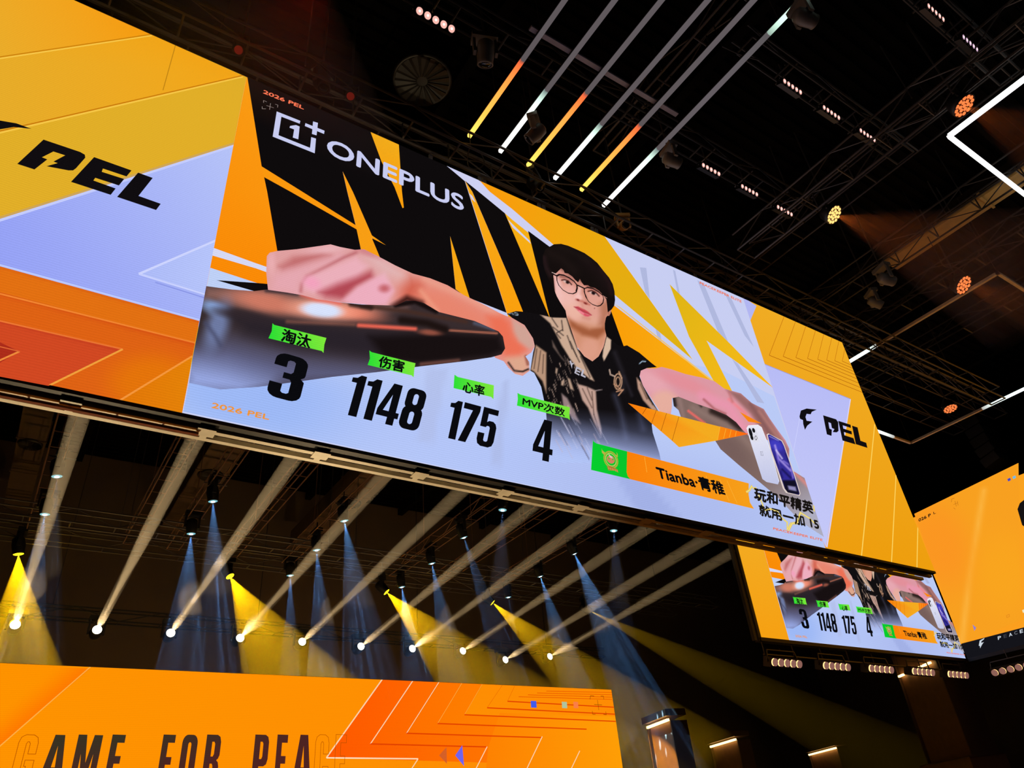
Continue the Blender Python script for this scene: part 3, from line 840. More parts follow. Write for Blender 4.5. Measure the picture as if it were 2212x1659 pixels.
# face, hair and glasses
face = fc((345, 640), (350, 720), (362, 860), (372, 950), (405, 1035), (460, 1135), (555, 1280), (578, 1400)) + bd((835, 340), (905, 545), (980, 640), (1065, 692), (1130, 640), (1182, 540), (1212, 420), (1196, 350)) + fc((1225, 1500), (1245, 1400), (1268, 1370), (1300, 1370), (1322, 1330), (1335, 1280), (1330, 1100), (1200, 850), (900, 600), (600, 480), (420, 520))
pic.paint(face, (224, 160, 144), [
    ('poly', bd((800, 260), (1215, 300), (1215, 420), (1130, 640), (1065, 695), (905, 545)), 14, (208, 142, 112), .95), ('ell', bd((1040, 560))[0], 22, 26, 0, 24, (224, 160, 138), .8),
    ('poly', fc((600, 1390), (760, 1520), (960, 1600), (1160, 1560), (1230, 1420), (1240, 1640), (1100, 1760), (840, 1700), (640, 1560)), 14, (162, 90, 58), .95),
    ('ell', fc((430, 900))[0], 8, 30, -8, 12, (240, 192, 190), .9), ('ell', fc((560, 1080))[0], 26, 18, 30, 22, (242, 190, 182), .8), ('ell', fc((700, 1300))[0], 22, 16, 30, 20, (238, 184, 166), .8), ('ell', fc((1010, 1460))[0], 22, 10, 14, 16, (224, 168, 146), .7),
    ('poly', fc((1130, 1180), (1280, 1080), (1340, 1280), (1250, 1420), (1220, 1540), (1120, 1520), (1150, 1350)), 20, (182, 116, 90), .9), ('line', fc((1290, 1300), (1300, 1360)), 3, 4, (160, 90, 74), .7),
    ('ell', fc((560, 720))[0], 22, 9, 28, 14, (206, 132, 118), .85), ('ell', fc((1030, 910))[0], 22, 9, 24, 14, (198, 120, 104), .85), ('ell', fc((780, 850))[0], 9, 16, 10, 14, (206, 138, 120), .8), ('ell', fc((640, 930))[0], 15, 10, 20, 14, (236, 176, 168), .7),
    ('line', fc((800, 900), (770, 1020)), 6, 10, (246, 204, 198), .8), ('ell', fc((770, 1060))[0], 8, 7, 0, 8, (246, 196, 190), .9), ('line', fc((860, 930), (930, 1130)), 5, 9, (200, 128, 110), .8),
    ('line', fc((735, 1090), (790, 1112), (850, 1125), (920, 1165), (965, 1180)), 3.5, 6, (196, 108, 92), .9), ('ell', fc((768, 1100))[0], 3, 2, 25, 3, (120, 32, 30), .9), ('ell', fc((895, 1158))[0], 4, 2, 25, 3, (116, 30, 28), .9), ('line', fc((840, 1170), (850, 1230)), 4, 8, (210, 140, 126), .6),
    ('poly', fc((690, 1213), (770, 1210), (845, 1250), (880, 1262), (940, 1300), (1003, 1358), (900, 1325), (840, 1300), (760, 1250)), 3, (196, 64, 76), .95),
    ('poly', fc((720, 1235), (790, 1268), (850, 1305), (930, 1345), (1000, 1360), (940, 1385), (890, 1380), (820, 1330), (760, 1275)), 3.5, (216, 76, 98), .95), ('line', fc((790, 1290), (860, 1335)), 2.6, 3, (250, 150, 164), .9), ('line', fc((700, 1218), (780, 1252), (860, 1300), (1000, 1358)), 1, 1.6, (120, 26, 40), .8), ('line', fc((860, 1400), (960, 1425)), 5, 10, (206, 136, 118), .6),
    ('poly', fc((510, 772), (545, 764), (600, 784), (642, 836), (585, 822), (535, 798)), 2.4, (216, 190, 184), .9), ('ell', fc((588, 800))[0], 3.9, 3.0, 25, 2.2, (30, 18, 18), 1), ('line', fc((490, 762), (540, 754), (600, 774), (658, 838)), 2.6, 2.2, (62, 28, 26), .95),
    ('poly', fc((955, 962), (1000, 950), (1060, 976), (1108, 1024), (1040, 1010), (985, 990)), 2.4, (212, 186, 180), .9), ('ell', fc((1030, 984))[0], 4.3, 3.3, 25, 2.2, (28, 16, 18), 1), ('line', fc((940, 952), (1000, 940), (1065, 968), (1128, 1034)), 2.6, 2.2, (62, 28, 26), .95),
    ('line', fc((470, 700), (600, 715), (690, 780)), 3.6, 6, (120, 74, 64), .7), ('line', fc((930, 880), (1060, 900), (1150, 960)), 3.6, 6, (110, 66, 58), .7), ('ell', fc((1050, 1242))[0], 1.3, 1.3, 0, 1.2, (130, 70, 60), .8),
    ('poly', fc((340, 560), (480, 590), (700, 730), (900, 830), (1250, 1000), (1250, 900), (900, 640), (500, 480)), 10, (120, 72, 62), .8), ('line', fc((350, 730), (370, 950)), 2, 4, (120, 70, 64), .7)], 1.25)
hair = fc((165, 350), (215, 230), (290, 190), (360, 150), (480, 143), (600, 175), (750, 240), (880, 300), (1000, 385), (1100, 470), (1200, 600), (1300, 720), (1360, 830), (1390, 950), (1400, 1100), (1385, 1200), (1340, 1262), (1275, 1312), (1265, 1200), (1250, 1090), (1200, 1025), (1130, 945), (1060, 895), (980, 880), (940, 850), (870, 850), (830, 800), (800, 740), (770, 800), (720, 760), (670, 700), (600, 650), (540, 640), (520, 590), (480, 560), (440, 600), (400, 640), (345, 660), (350, 780), (362, 945), (330, 850), (260, 740), (200, 600), (170, 480))
pic.paint(hair, (20, 14, 13), [('line', fc((300, 300), (500, 400), (700, 600)), 14, 40, (34, 24, 22), .7), ('line', fc((900, 420), (1100, 620), (1250, 850)), 14, 40, (32, 20, 22), .7), ('line', fc((1150, 560), (1300, 800), (1340, 1000)), 6, 14, (48, 26, 28), .6), ('line', fc((190, 380), (230, 560), (300, 680)), 6, 14, (50, 30, 34), .7), ('line', fc((480, 200), (700, 300), (950, 420)), 8, 24, (30, 22, 20), .8)], 2.5)
GL = (28, 18, 20)
lens1 = fc((405, 690), (450, 670), (520, 680), (600, 716), (700, 786), (748, 842), (754, 900), (735, 970), (680, 996), (600, 984), (510, 930), (440, 850), (408, 770))
lens2 = fc((878, 905), (930, 888), (1010, 902), (1110, 958), (1188, 1020), (1206, 1080), (1192, 1150), (1150, 1194), (1100, 1206), (1020, 1180), (950, 1130), (900, 1050), (872, 960))
pic.line(lens1, 0.022, GL, True)
pic.line(lens2, 0.022, GL, True)
pic.line(fc((330, 655), (405, 690), (450, 668), (530, 680), (620, 725), (700, 783), (748, 845), (800, 868), (880, 906)), 0.036, GL)
pic.line(fc((748, 845), (752, 900), (735, 960)), 0.036, GL)
pic.line(fc((868, 900), (880, 980), (920, 1080)), 0.024, GL)
pic.line(fc((930, 888), (1010, 902), (1110, 958), (1190, 1022)), 0.032, GL)
pic.line(fc((318, 630), (400, 662)), 0.016, (206, 178, 172))
pic.line(fc((1190, 1028), (1262, 1068)), 0.016, (170, 120, 110))
pic.build('player_portrait', LEDF, main)

# middle picture: banners, figures, lettering
pic.layer = 120
NK = (10, 10, 14)
tags_px = [(c6((135, 1145), (150, 1160), (600, 1272), (582, 1330), (575, 1402), (560, 1385), (100, 1275), (128, 1215)), '淘汰', c6((205, 1300), (455, 1362), (228, 1192))),
           (c6((970, 1380), (990, 1395), (1368, 1490), (1358, 1540), (1352, 1612), (1335, 1595), (955, 1505), (975, 1450)), '伤害', c6((1045, 1520), (1262, 1570), (1062, 1425))),
           ([(979, 812), (986, 817), (1064, 835), (1063, 865), (1058, 860), (977, 841)], '心率', [(996, 849), (1042, 860), (999, 826)]),
           (cn((35, 85), (60, 100), (487, 210), (482, 260), (487, 320), (470, 305), (30, 195), (38, 140)), 'MVP次数', cn((78, 190), (442, 290), (84, 120)))]
for pts, s, (bl, br, tl) in tags_px:
    xs = [p[0] for p in pts]
    y = sum(p[1] for p in pts) / len(pts)
    pic.poly(pts, ((40, 222, 52), (min(xs), y), (128, 232, 58), (max(xs), y)))
    pic.text(s, bl, br, tl, NK, 0.034)
    pic.build('stat_tag', LEDF, main)
for s, bl, br, tl in (('3', (571, 856), (643, 875), (598, 762)),):
    pic.glyph('3', bl, br, tl, NK); pic.build('stat_figure', LEDF, main)


def figures(chars, bl, br, tl, gap=0.04):
    tot = sum(GLYPH[c][1] for c in chars) + gap * (len(chars) - 1)
    x = 0
    A, B, T = Vector(bl), Vector(br), Vector(tl)
    for c in chars:
        w = GLYPH[c][1]
        l = A + (B - A) * (x / tot); r = A + (B - A) * ((x + w) / tot)
        pic.glyph(c, tuple(l), tuple(r), tuple(l + (T - A)), NK)
        x += w + gap
    pic.build('stat_figure', LEDF, main)


figures('1148', (737, 897), (899, 936), (762, 810))
figures('175', (955, 947), (1060, 972), (973, 865))
figures('4', (1145, 992), (1188, 1002), (1154, 904))
# name banner
pic.poly(cn((685, 485), (690, 505), (715, 522), (985, 592), (985, 770), (1008, 830), (668, 750)), ((6, 206, 46), (1275, 990), (10, 196, 44), (1350, 1000)))
pic.poly(cn((980, 590), (2030, 865), (2028, 960), (2040, 1030), (2075, 1085), (1008, 831), (985, 805), (975, 770)), ((250, 128, 8), (1360, 1000), (246, 160, 26), (1600, 1060)))
for a, b in (((1130, 640), (1150, 770)), ((1780, 830), (1860, 1020)), ((1840, 840), (1930, 1040)), ((1660, 800), (1690, 900))):
    pic.line(cn(a, b), 0.01, (252, 184, 60))
EMB = lambda *p: q(1260, 940, 13.825, p)
ringp = [(770 + 200 * math.cos(t) - 30 * math.sin(t), 770 + 225 * math.sin(t) + 90 * math.cos(t)) for t in [i * math.pi / 12 for i in range(24)]]
pic.line(EMB(*ringp), 0.026, (176, 172, 60), True)
pic.line(EMB(*[(770 + (x - 770) * .78, 770 + (y - 770) * .78) for x, y in ringp]), 0.014, (214, 196, 110), True)
pic.poly(EMB(*[(765 + (x - 770) * .58, 765 + (y - 770) * .5) for x, y in ringp]), (214, 128, 96))
pic.poly(EMB((690, 590), (800, 680), (830, 740), (740, 700)), (222, 200, 196))
pic.poly(EMB((690, 680), (740, 740), (720, 780), (690, 740)), (60, 190, 60))
pic.poly(EMB((800, 760), (840, 710), (850, 770), (830, 800)), (60, 190, 60))
pic.poly(EMB((490, 430), (510, 490), (610, 570), (560, 620), (500, 560)), (190, 176, 70))
pic.poly(EMB((935, 545), (965, 600), (975, 690), (900, 660), (880, 620), (950, 640)), (190, 176, 70))
pic.poly(EMB((650, 975), (760, 960), (960, 1060), (990, 1155), (880, 1100), (690, 1085)), (176, 120, 50))
for x in (700, 750, 800, 850, 900, 945):
    pic.line(EMB((x, 995 + (x - 700) * .33), (x + 8, 1050 + (x - 700) * .33)), 0.008, (226, 210, 120))
pic.text('Tianba·青稚', (1418, 1037), (1563, 1073), (1411, 1007), NK, 0.042)
pic.build('name_banner', LEDF, main)
# wing shaped splinters
pic.poly(cn((985, 175), (1425, 288), (2030, 440), (1740, 500), (1425, 555), (1365, 500)), ((250, 124, 10), (1355, 880), (244, 172, 32), (1470, 940)))
pic.poly(cn((1780, 375), (2030, 440), (1755, 497)), ((248, 140, 16), (1550, 930), (252, 98, 16), (1612, 940)))
for a, b in (((1145, 215), (1110, 270)), ((1230, 235), (1190, 345)), ((1318, 262), (1270, 415)), ((1425, 290), (1365, 500))):
    pic.line(cn(a, b), 0.008, (140, 60, 10))
for a, b in (((1780, 380), (1757, 495)), ((1830, 395), (1810, 480)), ((1875, 405), (1860, 470)), ((1920, 415), (1910, 465))):
    pic.line(cn(a, b), 0.01, (250, 190, 60))
pic.poly(cn((1948, 248), (2140, 350), (2025, 335)), (250, 136, 18))
pic.build('splinter_graphic', LEDF, main)
# two phones
pic.poly(am((1035, 650), (1050, 626), (1130, 620), (1160, 640), (1240, 850), (1305, 1090), (1295, 1115), (1200, 1095), (1165, 1070), (1060, 740)), ((232, 232, 246), (1612, 930), (196, 200, 232), (1660, 1030)))
pic.line(am((1035, 650), (1050, 626), (1130, 620), (1160, 640), (1240, 850), (1305, 1090)), 0.012, (250, 250, 255))
pic.poly(am(*rr(0, 0, 1, 1, .3)) and am((1045, 650), (1075, 640), (1115, 660), (1138, 740), (1130, 760), (1090, 762), (1060, 740)), (222, 222, 236))
for cx, cy, rx, ry in ((1068, 685, 14, 40), (1093, 665, 12, 20), (1078, 725, 12, 22)):
    pic.poly(am(*[(cx + rx * math.cos(t / 8 * math.pi) + ry * .25 * math.sin(t / 8 * math.pi), cy + ry * math.sin(t / 8 * math.pi)) for t in range(16)]), (20, 20, 24))
pic.line(am(*[(1112 + 9 * math.cos(t / 6 * math.pi), 728 + 17 * math.sin(t / 6 * math.pi)) for t in range(12)]), 0.012, (24, 24, 28), True)
pic.line(am((1165, 845), (1148, 842), (1152, 872), (1172, 876), (1170, 858)), 0.006, (60, 60, 70))
pic.line(am((1158, 850), (1160, 868)), 0.006, (60, 60, 70))
pic.line(am((1166, 838), (1168, 850)), 0.006, (60, 60, 70))
pic.poly(am((1200, 700), (1215, 690), (1330, 750), (1350, 790), (1440, 1050), (1482, 1190), (1475, 1210), (1360, 1185), (1335, 1150), (1230, 830)), (222, 206, 200))
pic.paint(am((1210, 705), (1225, 698), (1325, 755), (1345, 795), (1432, 1050), (1475, 1190), (1468, 1203), (1375, 1182), (1350, 1150), (1240, 830)), (52, 44, 150),
          [('ell', am((1280, 790))[0], 16, 10, 30, 8, (66, 62, 196), .9), ('line', am((1270, 790), (1300, 900), (1400, 1000)), 4, 4, (170, 150, 230), .9), ('line', am((1290, 880), (1310, 1000)), 3, 4, (120, 100, 210), .9), ('line', am((1340, 920), (1400, 960), (1420, 1060)), 3, 4, (150, 130, 226), .8),
           ('line', am((1280, 830), (1330, 900)), 3, 3, (214, 200, 246), .9), ('line', am((1330, 990), (1400, 1060)), 4, 5, (24, 18, 80), .9), ('line', am((1250, 870), (1300, 960), (1330, 1060)), 4, 5, (30, 24, 96), .8), ('line', am((1360, 860), (1400, 960)), 4, 5, (30, 24, 90), .7),
           ('poly', am((1330, 1080), (1440, 1080), (1475, 1200), (1360, 1190)), 6, (16, 14, 30), .95), ('poly', am((1375, 1125), (1440, 1135), (1450, 1172), (1385, 1158)), 4, (176, 170, 226), .8), ('line', am((1225, 715), (1300, 750)), 1.4, 1.4, (190, 190, 240), .8)], 1.5)
pic.build('phone_picture', LEDF, main)
# slogan
YL = (250, 226, 120)
for pl in (((1030, 1180), (1055, 1165), (1075, 1130), (1090, 1150), (1115, 1145)), ((1150, 1290), (1190, 1330), (1230, 1320), (1290, 1340), (1330, 1400), (1370, 1430), (1370, 1490), (1400, 1440), (1450, 1440), (1480, 1350), (1560, 1400), (1600, 1440)), ((1130, 1200), (1160, 1270), (1180, 1330)), ((1380, 1500), (1410, 1440), (1460, 1430)), ((1590, 1290), (1595, 1340))):
    pic.line(am(*pl), 0.045, (214, 196, 120)); pic.line(am(*pl), 0.02, YL)
pic.text('玩和平精英', (1624, 1082), (1751, 1112), (1624, 1056), (22, 18, 16), 0.05)
pic.build('slogan_line', LEDF, main)
pic.text('就用一加 15', (1636, 1116), (1764, 1147), (1633, 1092), (26, 22, 18), 0.05)
for pl in (((1190, 1330), (1230, 1320), (1290, 1340), (1330, 1400)), ((1450, 1440), (1480, 1350), (1560, 1400))):
    pic.line(am(*pl), 0.014, YL)
pic.build('slogan_line', LEDF, main)
pic.text('PEACEKEEPER ELITE', am((1250, 1492))[0], am((1660, 1588))[0], am((1252, 1474))[0], (240, 112, 60), 0.05, ('caption_word', LEDF, main))
pic.text('PEACEKEEPER ELITE', (1507, 617), (1597, 658), (1507, 612), (240, 112, 60), 0.05, ('caption_word', LEDF, main))
pic.text('2026 PEL', (453, 887), (576, 913), (456, 876), (236, 150, 60), 0.05, ('caption_word', LEDF, main))
pic.text('2026 PEL', (565, 209), (652, 244), (567, 202), (250, 120, 84), 0.05, ('caption_word', LEDF, main))
for pl in (((566, 230), (566, 225), (573, 228)), ((591, 233), (597, 235), (596, 240)), ((563, 238), (563, 243), (571, 243)), ((581, 231), (579, 245)), ((572, 236), (588, 241))):
    pic.line(pl, 0.008, (150, 136, 130))
pic.build('target_mark', LEDF, main)
# sponsor logo and name
WL = (200, 204, 240)
pic.poly(c2((165, 995), (368, 1075), (363, 1100), (205, 1040), (180, 1200), (452, 1308), (462, 1215), (503, 1228), (492, 1355), (130, 1212)), WL)
pic.poly(c2((478, 1080), (520, 1092), (508, 1200), (468, 1188)), WL)
pic.poly(c2((412, 1095), (577, 1160), (572, 1188), (407, 1120)), WL)
pic.poly(c2((330, 1112), (362, 1125), (350, 1235), (303, 1220), (315, 1150), (275, 1135), (280, 1120)), WL)
pic.text('ONEPLUS', (702, 339), (996, 462), (706, 306), WL, 0.035)
pic.build('sponsor_lettering', LEDF, main)

# frame under and over the big screen
RAIL = mat('cream_rail', (236, 228, 206), 0.5)
for yy, zz in ((0.17, -0.055), (0.37, -0.055)):
    box('bottom_rail', (-WING - .05, yy - .036, zz - .03), (WM + WING + .05, yy + .036, zz + .03), RAIL, main)
box('bottom_edge', (-WING, -0.005, -0.05), (WM + WING, 0.1, 0.0), BLACK(), main)
for k in range(-3, 12):
    x = -1.104 + k * 1.425 + (1.425 if k < -1 else 0) * 0
    if not -WING < x < WM + WING: continue
    pl = box('joint_plate', (x - .105, .08, -.10), (x + .105, .265, -.088), RAIL, main)
    pl.parent = main
    box('cross_tube', (x - .04, .2, -.086), (x + .04, .37, -.084), RAIL, pl)
for k in range(9):
    x = -WING + .4 + k * 1.9
    box('rear_strut', (x - .04, .17, 0), (x + .04, .4, HM), BLACK(), main)
PALE = mat('pale_bracket', (150, 156, 160), .5)
for px in ((1036, 385), (1046, 388), (1163, 435), (1173, 439), (1278, 489), (1287, 493), (930, 335), (1420, 552), (1500, 588)):
    p = atY(*px, YM + .22)
    box('hanger_plate', (p.x - OM.x - .035, .2, HM - .2), (p.x - OM.x + .035, .24, HM + .42), PALE, main)
box('top_rail', (-WING, .1, HM), (WM + WING, .2, HM + .06), STEEL(), main)

# ------------------------------------------------------------------ smaller screen behind, showing the same picture
YR = 13.76
OR_ = Vector((.822 * OM.x + 18.401, YR, .839 * (OM.z - H) + .794 + H))
rear = thing('led_screen', OR_, 'smaller screen repeating the player picture, behind the end of the big screen', 'screen')
RW, RH = WM * .822, HM * .839
for ch in list(main.children):
    if ch.name.split('.')[0] in ('background_picture', 'player_portrait', 'stat_tag', 'stat_figure', 'name_banner', 'splinter_graphic', 'phone_picture', 'caption_word', 'sponsor_lettering', 'slogan_line', 'target_mark'):
        c = ch.copy()
        link(c, rear)
        c.scale = (.822, 1, .839)
box('cabinet', (-1.27, .02, 0), (RW, .2, RH), BLACK(), rear)
rp = Pic(lambda px, py: (atY(px, py, YR).x - OR_.x, atY(px, py, YR).z - OR_.z), lambda u, v, o: (u, -o, v))
rp.uvpoly([(-1.24, 0), (0, 0), (0, RH), (-1.24, RH)], ((246, 160, 18), (-1, 0), (240, 178, 42), (-1, 3.0)))
rp.build('wing_picture', LED, rear)
box('side_post', (-1.55, .0, -.1), (-1.45, .1, RH), BLACK(), rear)
box('side_post', (-1.36, .0, -.1), (-1.27, .1, RH), BLACK(), rear)
for k in range(8):
    box('post_tie', (-1.45, .02, .3 + k * .75), (-1.36, .08, .36 + k * .75), BLACK(), rear)
box('bottom_rail', (-1.3, -.02, -.1), (RW, .2, 0), BLACK(), rear)
# pipe below it that carries the blinders
pz = -.44
pr = thing('lamp_pipe', OR_ + Vector((RW / 2, .1, pz)), 'thin dark pipe hung below the smaller screen carrying blinder lamps', 'pipe')
bar('pipe', OR_ + Vector((-1.2, .1, pz)), OR_ + Vector((RW, .1, pz)), .03, STEEL(), pr)
for k in range(9):
    x = -1.15 + k * 1.33
    bar('drop_rod', OR_ + Vector((x, .1, pz)), OR_ + Vector((x, .1, -.1)), .022, STEEL(), pr)

# ------------------------------------------------------------------ screen on the side, at right angles
XS = 29.27
OS = Vector((XS, YR - .05, OR_.z))
side = thing('led_screen', OS, 'yellow side screen at right angles with black title strip below', 'screen')
SL = 14.0
sp = Pic(lambda px, py: (OS.y - atX(px, py, XS).y, atX(px, py, XS).z - OS.z), lambda u, v, o: (-o, -u, v))
sp.uvpoly([(0, .52), (SL, .52), (SL, RH), (0, RH)], ((252, 158, 30), (0, 2), (246, 166, 34), (4, 3)))
sp.paint([(1975, 1110), (2200, 1000), (2205, 1340), (2075, 1392)], (248, 160, 32), [('line', [(2125, 1060), (2095, 1240), (2078, 1385)], 3, 26, (255, 196, 90), .85), ('ell', (2030, 1180), 60, 90, -20, 80, (252, 148, 34), .8), ('ell', (2170, 1240), 60, 80, 0, 80, (250, 166, 30), .8)], 6)
sp.uvpoly([(0, 0), (SL, 0), (SL, .52), (0, .52)], (20, 20, 26))
sp.text('026 P', (1985, 1127), (2011, 1115), (1984, 1121), (24, 18, 16), .06)
sp.text('L', (2017, 1111), (2022, 1109), (2016, 1106), (24, 18, 16), .02)
for x, y, c in ((2180, 1036, (70, 70, 190)), (2191, 1031, (110, 190, 230))):
    sp.poly([(x - 4, y - 1), (x + 2, y - 4), (x + 4, y + 1), (x - 2, y + 4)], c)
sp.poly([(2198, 1100), (2203, 1087), (2212, 1080), (2290, 1040), (2290, 1105), (2216, 1140), (2208, 1134)], (22, 18, 18))
sp.poly([(2101, 1349), (2109, 1356), (2105, 1363)], (150, 130, 200))
sp.line([(2174, 1330), (2180, 1327), (2181, 1332), (2175, 1334)], .02, (230, 140, 30), True)
sp.poly([(2208, 1318), (2216, 1315), (2216, 1322), (2210, 1324)], (240, 230, 190))
for a, b in (((2055, 1085), (2056, 1078)), ((2056, 1078), (2062, 1076)), ((2068, 1082), (2070, 1092)), ((2060, 1097), (2064, 1100)), ((2063, 1082), (2066, 1094)), ((2060, 1090), (2069, 1086))):
    sp.line([a, b], .015, (190, 110, 20))
WH = (206, 216, 226)
rcq = lambda *p: q(1659, 1245, 4, p)
sp.poly(rcq((1822, 600), (1830, 555), (1872, 532), (1866, 545), (1846, 560), (1842, 575), (1866, 568), (1850, 590), (1834, 622), (1832, 602)), WH)
for ch, x, y, c in (('P', 1990, 545, WH), ('E', 2040, 530, (60, 62, 70)), ('A', 2086, 517, WH), ('C', 2132, 502, (110, 112, 120)), ('E', 2180, 488, WH)):
    (ax, ay), = rcq((x, y))
    sp.text(ch, (ax, ay + 1), (ax + 6.5, ay - 1), (ax - 1, ay - 6), c, .03)
sp.build('side_picture', LED, side)
box('cabinet', (.02, -SL, 0), (.2, 0, RH), BLACK(), side)
box('bottom_rail', (0, -SL, -.12), (.2, 0, -.001), BLACK(), side)

# ------------------------------------------------------------------ stage screen
YS = 18.0
STOP = atY(660, 1461, YS).z
OSt = Vector((-1.6, YS, 1.4))
stage = thing('led_screen', OSt, 'orange stage screen at the bottom with large dark slogan letters', 'screen')
SWD, SHT = atY(1320, 1486, YS).x + 1.6, STOP - 1.4
st = Pic(lambda px, py: (atY(px, py, YS).x - OSt.x, atY(px, py, YS).z - OSt.z), lambda u, v, o: (u, -o, v), clip=(0, 0, SWD, SHT))
st.uvpoly([(0, 0), (SWD, 0), (SWD, SHT), (0, SHT)], ((255, 148, 0), (0, 1), (255, 140, 4), (8, SHT)))
st.paint([(-60, 1433), (195, 1444), (0, 1612), (-60, 1660)], (255, 146, 0), [('line', [(195, 1446), (0, 1612)], 30, 90, (255, 106, 0), .9)], 10)
st.line([(196, 1440), (-60, 1664)], .022, (255, 176, 70))
RED = (255, 92, 0)
AP = [(705, 1637), (800, 1607), (878, 1584), (945, 1563), (1003, 1544), (1052, 1529), (1096, 1515)]
TP = [(826, 1467), (892, 1470), (949, 1472), (998, 1475), (1042, 1477), (1085, 1480), (1112, 1481)]
for (a, t, c) in list(zip(AP, TP, [(255, 88, 0), (255, 100, 0), (255, 112, 0), (255, 122, 0), (255, 130, 0), (255, 134, 0), (255, 128, 4)]))[:4]:
    i = AP.index(a)
    st.poly([t, TP[i + 1], AP[i + 1], (1420, AP[i + 1][1] + (1420 - AP[i + 1][0]) * .03), (1420, a[1] + (1420 - a[0]) * .03), a], (c, a, (255, 138, 4), (1300, a[1])))
st.poly([(1080, 1540), (1340, 1548), (1345, 1660), (1180, 1660), (1050, 1660), (1055, 1612)], ((255, 130, 2), (1060, 1600), (255, 158, 6), (1280, 1640)))
for i, (a, t) in enumerate(zip(AP, TP)):
    w = max(.008, .03 - i * .006)
    st.line([t, a], w, (255, 214, 170) if i < 3 else (255, 176, 70) if i < 5 else (226, 84, 0))
for i, (a, ex) in enumerate(zip(AP, (903, 1052, 1171, 1267, 1330, 1330, 1330))):
    y = a[1] + (ex - a[0]) * (.011 if i == 0 else .02 + .006 * i)
    st.line([a, (ex, y)], .03 if i else .028, (255, 226, 190) if i == 0 else (226, 66, 0))
for k in range(4):
    st.line([(1120 + 20 * k, 1505 - 4 * k), (1322, 1511 - 5 * k)], .016, (232, 84, 0))
for a, b in (((903, 1639), (884, 1668)), ((1052, 1613), (1025, 1666)), ((1171, 1591), (1136, 1664)), ((1252, 1622), (1232, 1664))):
    st.line([a, b], .024, (255, 214, 170))
for x, y, w, h, c in ((1146, 1514, 13, 15, (66, 92, 232)), (1213, 1516, 12, 14, (176, 196, 158)), (1238, 1516, 11, 14, (250, 126, 72))):
    st.poly([(x, y), (x + w - 1, y + .5), (x + w, y + h), (x + 1, y + h - .5)], c)
st.poly([(983, 1632), (998, 1610), (1002, 1655)], (112, 100, 236))
st.poly([(948, 1632), (964, 1614), (965, 1650)], (212, 96, 40))
for pl in (((1274, 1511), (1275, 1503), (1283, 1504)), ((1297, 1504), (1303, 1504), (1304, 1511)), ((1279, 1536), (1280, 1543), (1286, 1543)), ((1303, 1543), (1309, 1544), (1308, 1537)), ((1290, 1512), (1293, 1534)), ((1283, 1522), (1300, 1523))):
    st.line(pl, .012, (96, 40, 0))
st.build('stage_picture', LED, stage)
st.layer = 80
GH = 112
DKL = ((56, 50, 34), (300, 1590), (70, 34, 32), (300, 1665))
st.clip = None
for ch, x0, x1, ol in (('G', 45, 87, 1), ('A', 104, 155, 0), ('M', 170, 223, 0), ('E', 243, 272, 0), ('F', 353, 380, 0), ('O', 396, 429, 0), ('R', 447, 479, 0), ('P', 551, 582, 0), ('E', 599, 622, 0), ('A', 636, 676, 0), ('C', 682, 711, 1), ('E', 725, 748, 1)):
    lean = lambda x: (x - 870) / 3190 * GH
    yb = 1587 + GH
    if ol:
        st.glyph(ch, (x0 + lean(x0), yb), (x1 + lean(x1), yb), (x0, 1587), (176, 78, 0), .010)
    else:
        u0 = st.px2uv(300, 1588); u1 = st.px2uv(300, 1668)
        st.glyph(ch, (x0 + lean(x0), yb), (x1 + lean(x1), yb), (x0, 1587), ((56, 50, 34), u0, (78, 36, 34), u1))
    st.build('slogan_letter', LEDF, stage)
box('cabinet', (-.02, .02, 0), (SWD + .02, .25, SHT + .01), BLACK(), stage)
for k in range(7):
    x = .4 + k * (SWD - .8) / 6
    box('support_post', (x - .06, .25, -.15), (x + .06, .4, SHT), BLACK(), stage)
sb = thing('stage_platform', (7.15, 15.5, 0), 'black raised stage below the orange stage screen', 'stage')
box('deck', (-9.5, -3.5, 1.1), (9.5, 4.5, 1.25), BLACK(), sb)
box('skirt', (-9.4, -3.4, 0), (9.4, 4.4, 1.1), BLACK(), sb)

# ------------------------------------------------------------------ trusses


def truss(axis, c, lo, hi, w, h, bay, label, rods=3, m=None, r=.026, dense=True):
    """Four chord box truss along 'x' or 'y'. c = (cross position, bottom height)."""
    m = m or STEEL()
    P = (lambda s, a, z: Vector((s, c[0] + a, c[1] + z))) if axis == 'x' else (lambda s, a, z: Vector((c[0] + a, s, c[1] + z)))
    t = thing('lighting_truss', P((lo + hi) / 2, 0, 0), label, 'truss', 'trusses under the roof')
    for a in (-w / 2, w / 2):
        for z in (0, h):
            bar('chord', P(lo, a, z), P(hi, a, z), r, m, t)
    n = max(1, round((hi - lo) / bay))
    for i in range(n + 1):
        s = lo + (hi - lo) * i / n
        bar('rung', P(s, -w / 2, 0), P(s, w / 2, 0), r * .8, m, t)
        if i < n:
            s2 = lo + (hi - lo) * (i + 1) / n
            z0, z1 = (0, h) if i % 2 else (h, 0)
            bar('brace', P(s, -w / 2, z0), P(s2, -w / 2, z1), r * .55, m, t)
            if dense:
                bar('brace', P(s, w / 2, z1), P(s2, w / 2, z0), r * .55, m, t)
                bar('upright', P(s, w / 2, 0), P(s, w / 2, h), r * .6, m, t)
    for k in range(rods):
        s = lo + (hi - lo) * (k + .5) / rods
        bar('hoist_chain', P(s, 0, h), P(s, 0, ZH - c[1]), .014, m, t, 4)
    return t


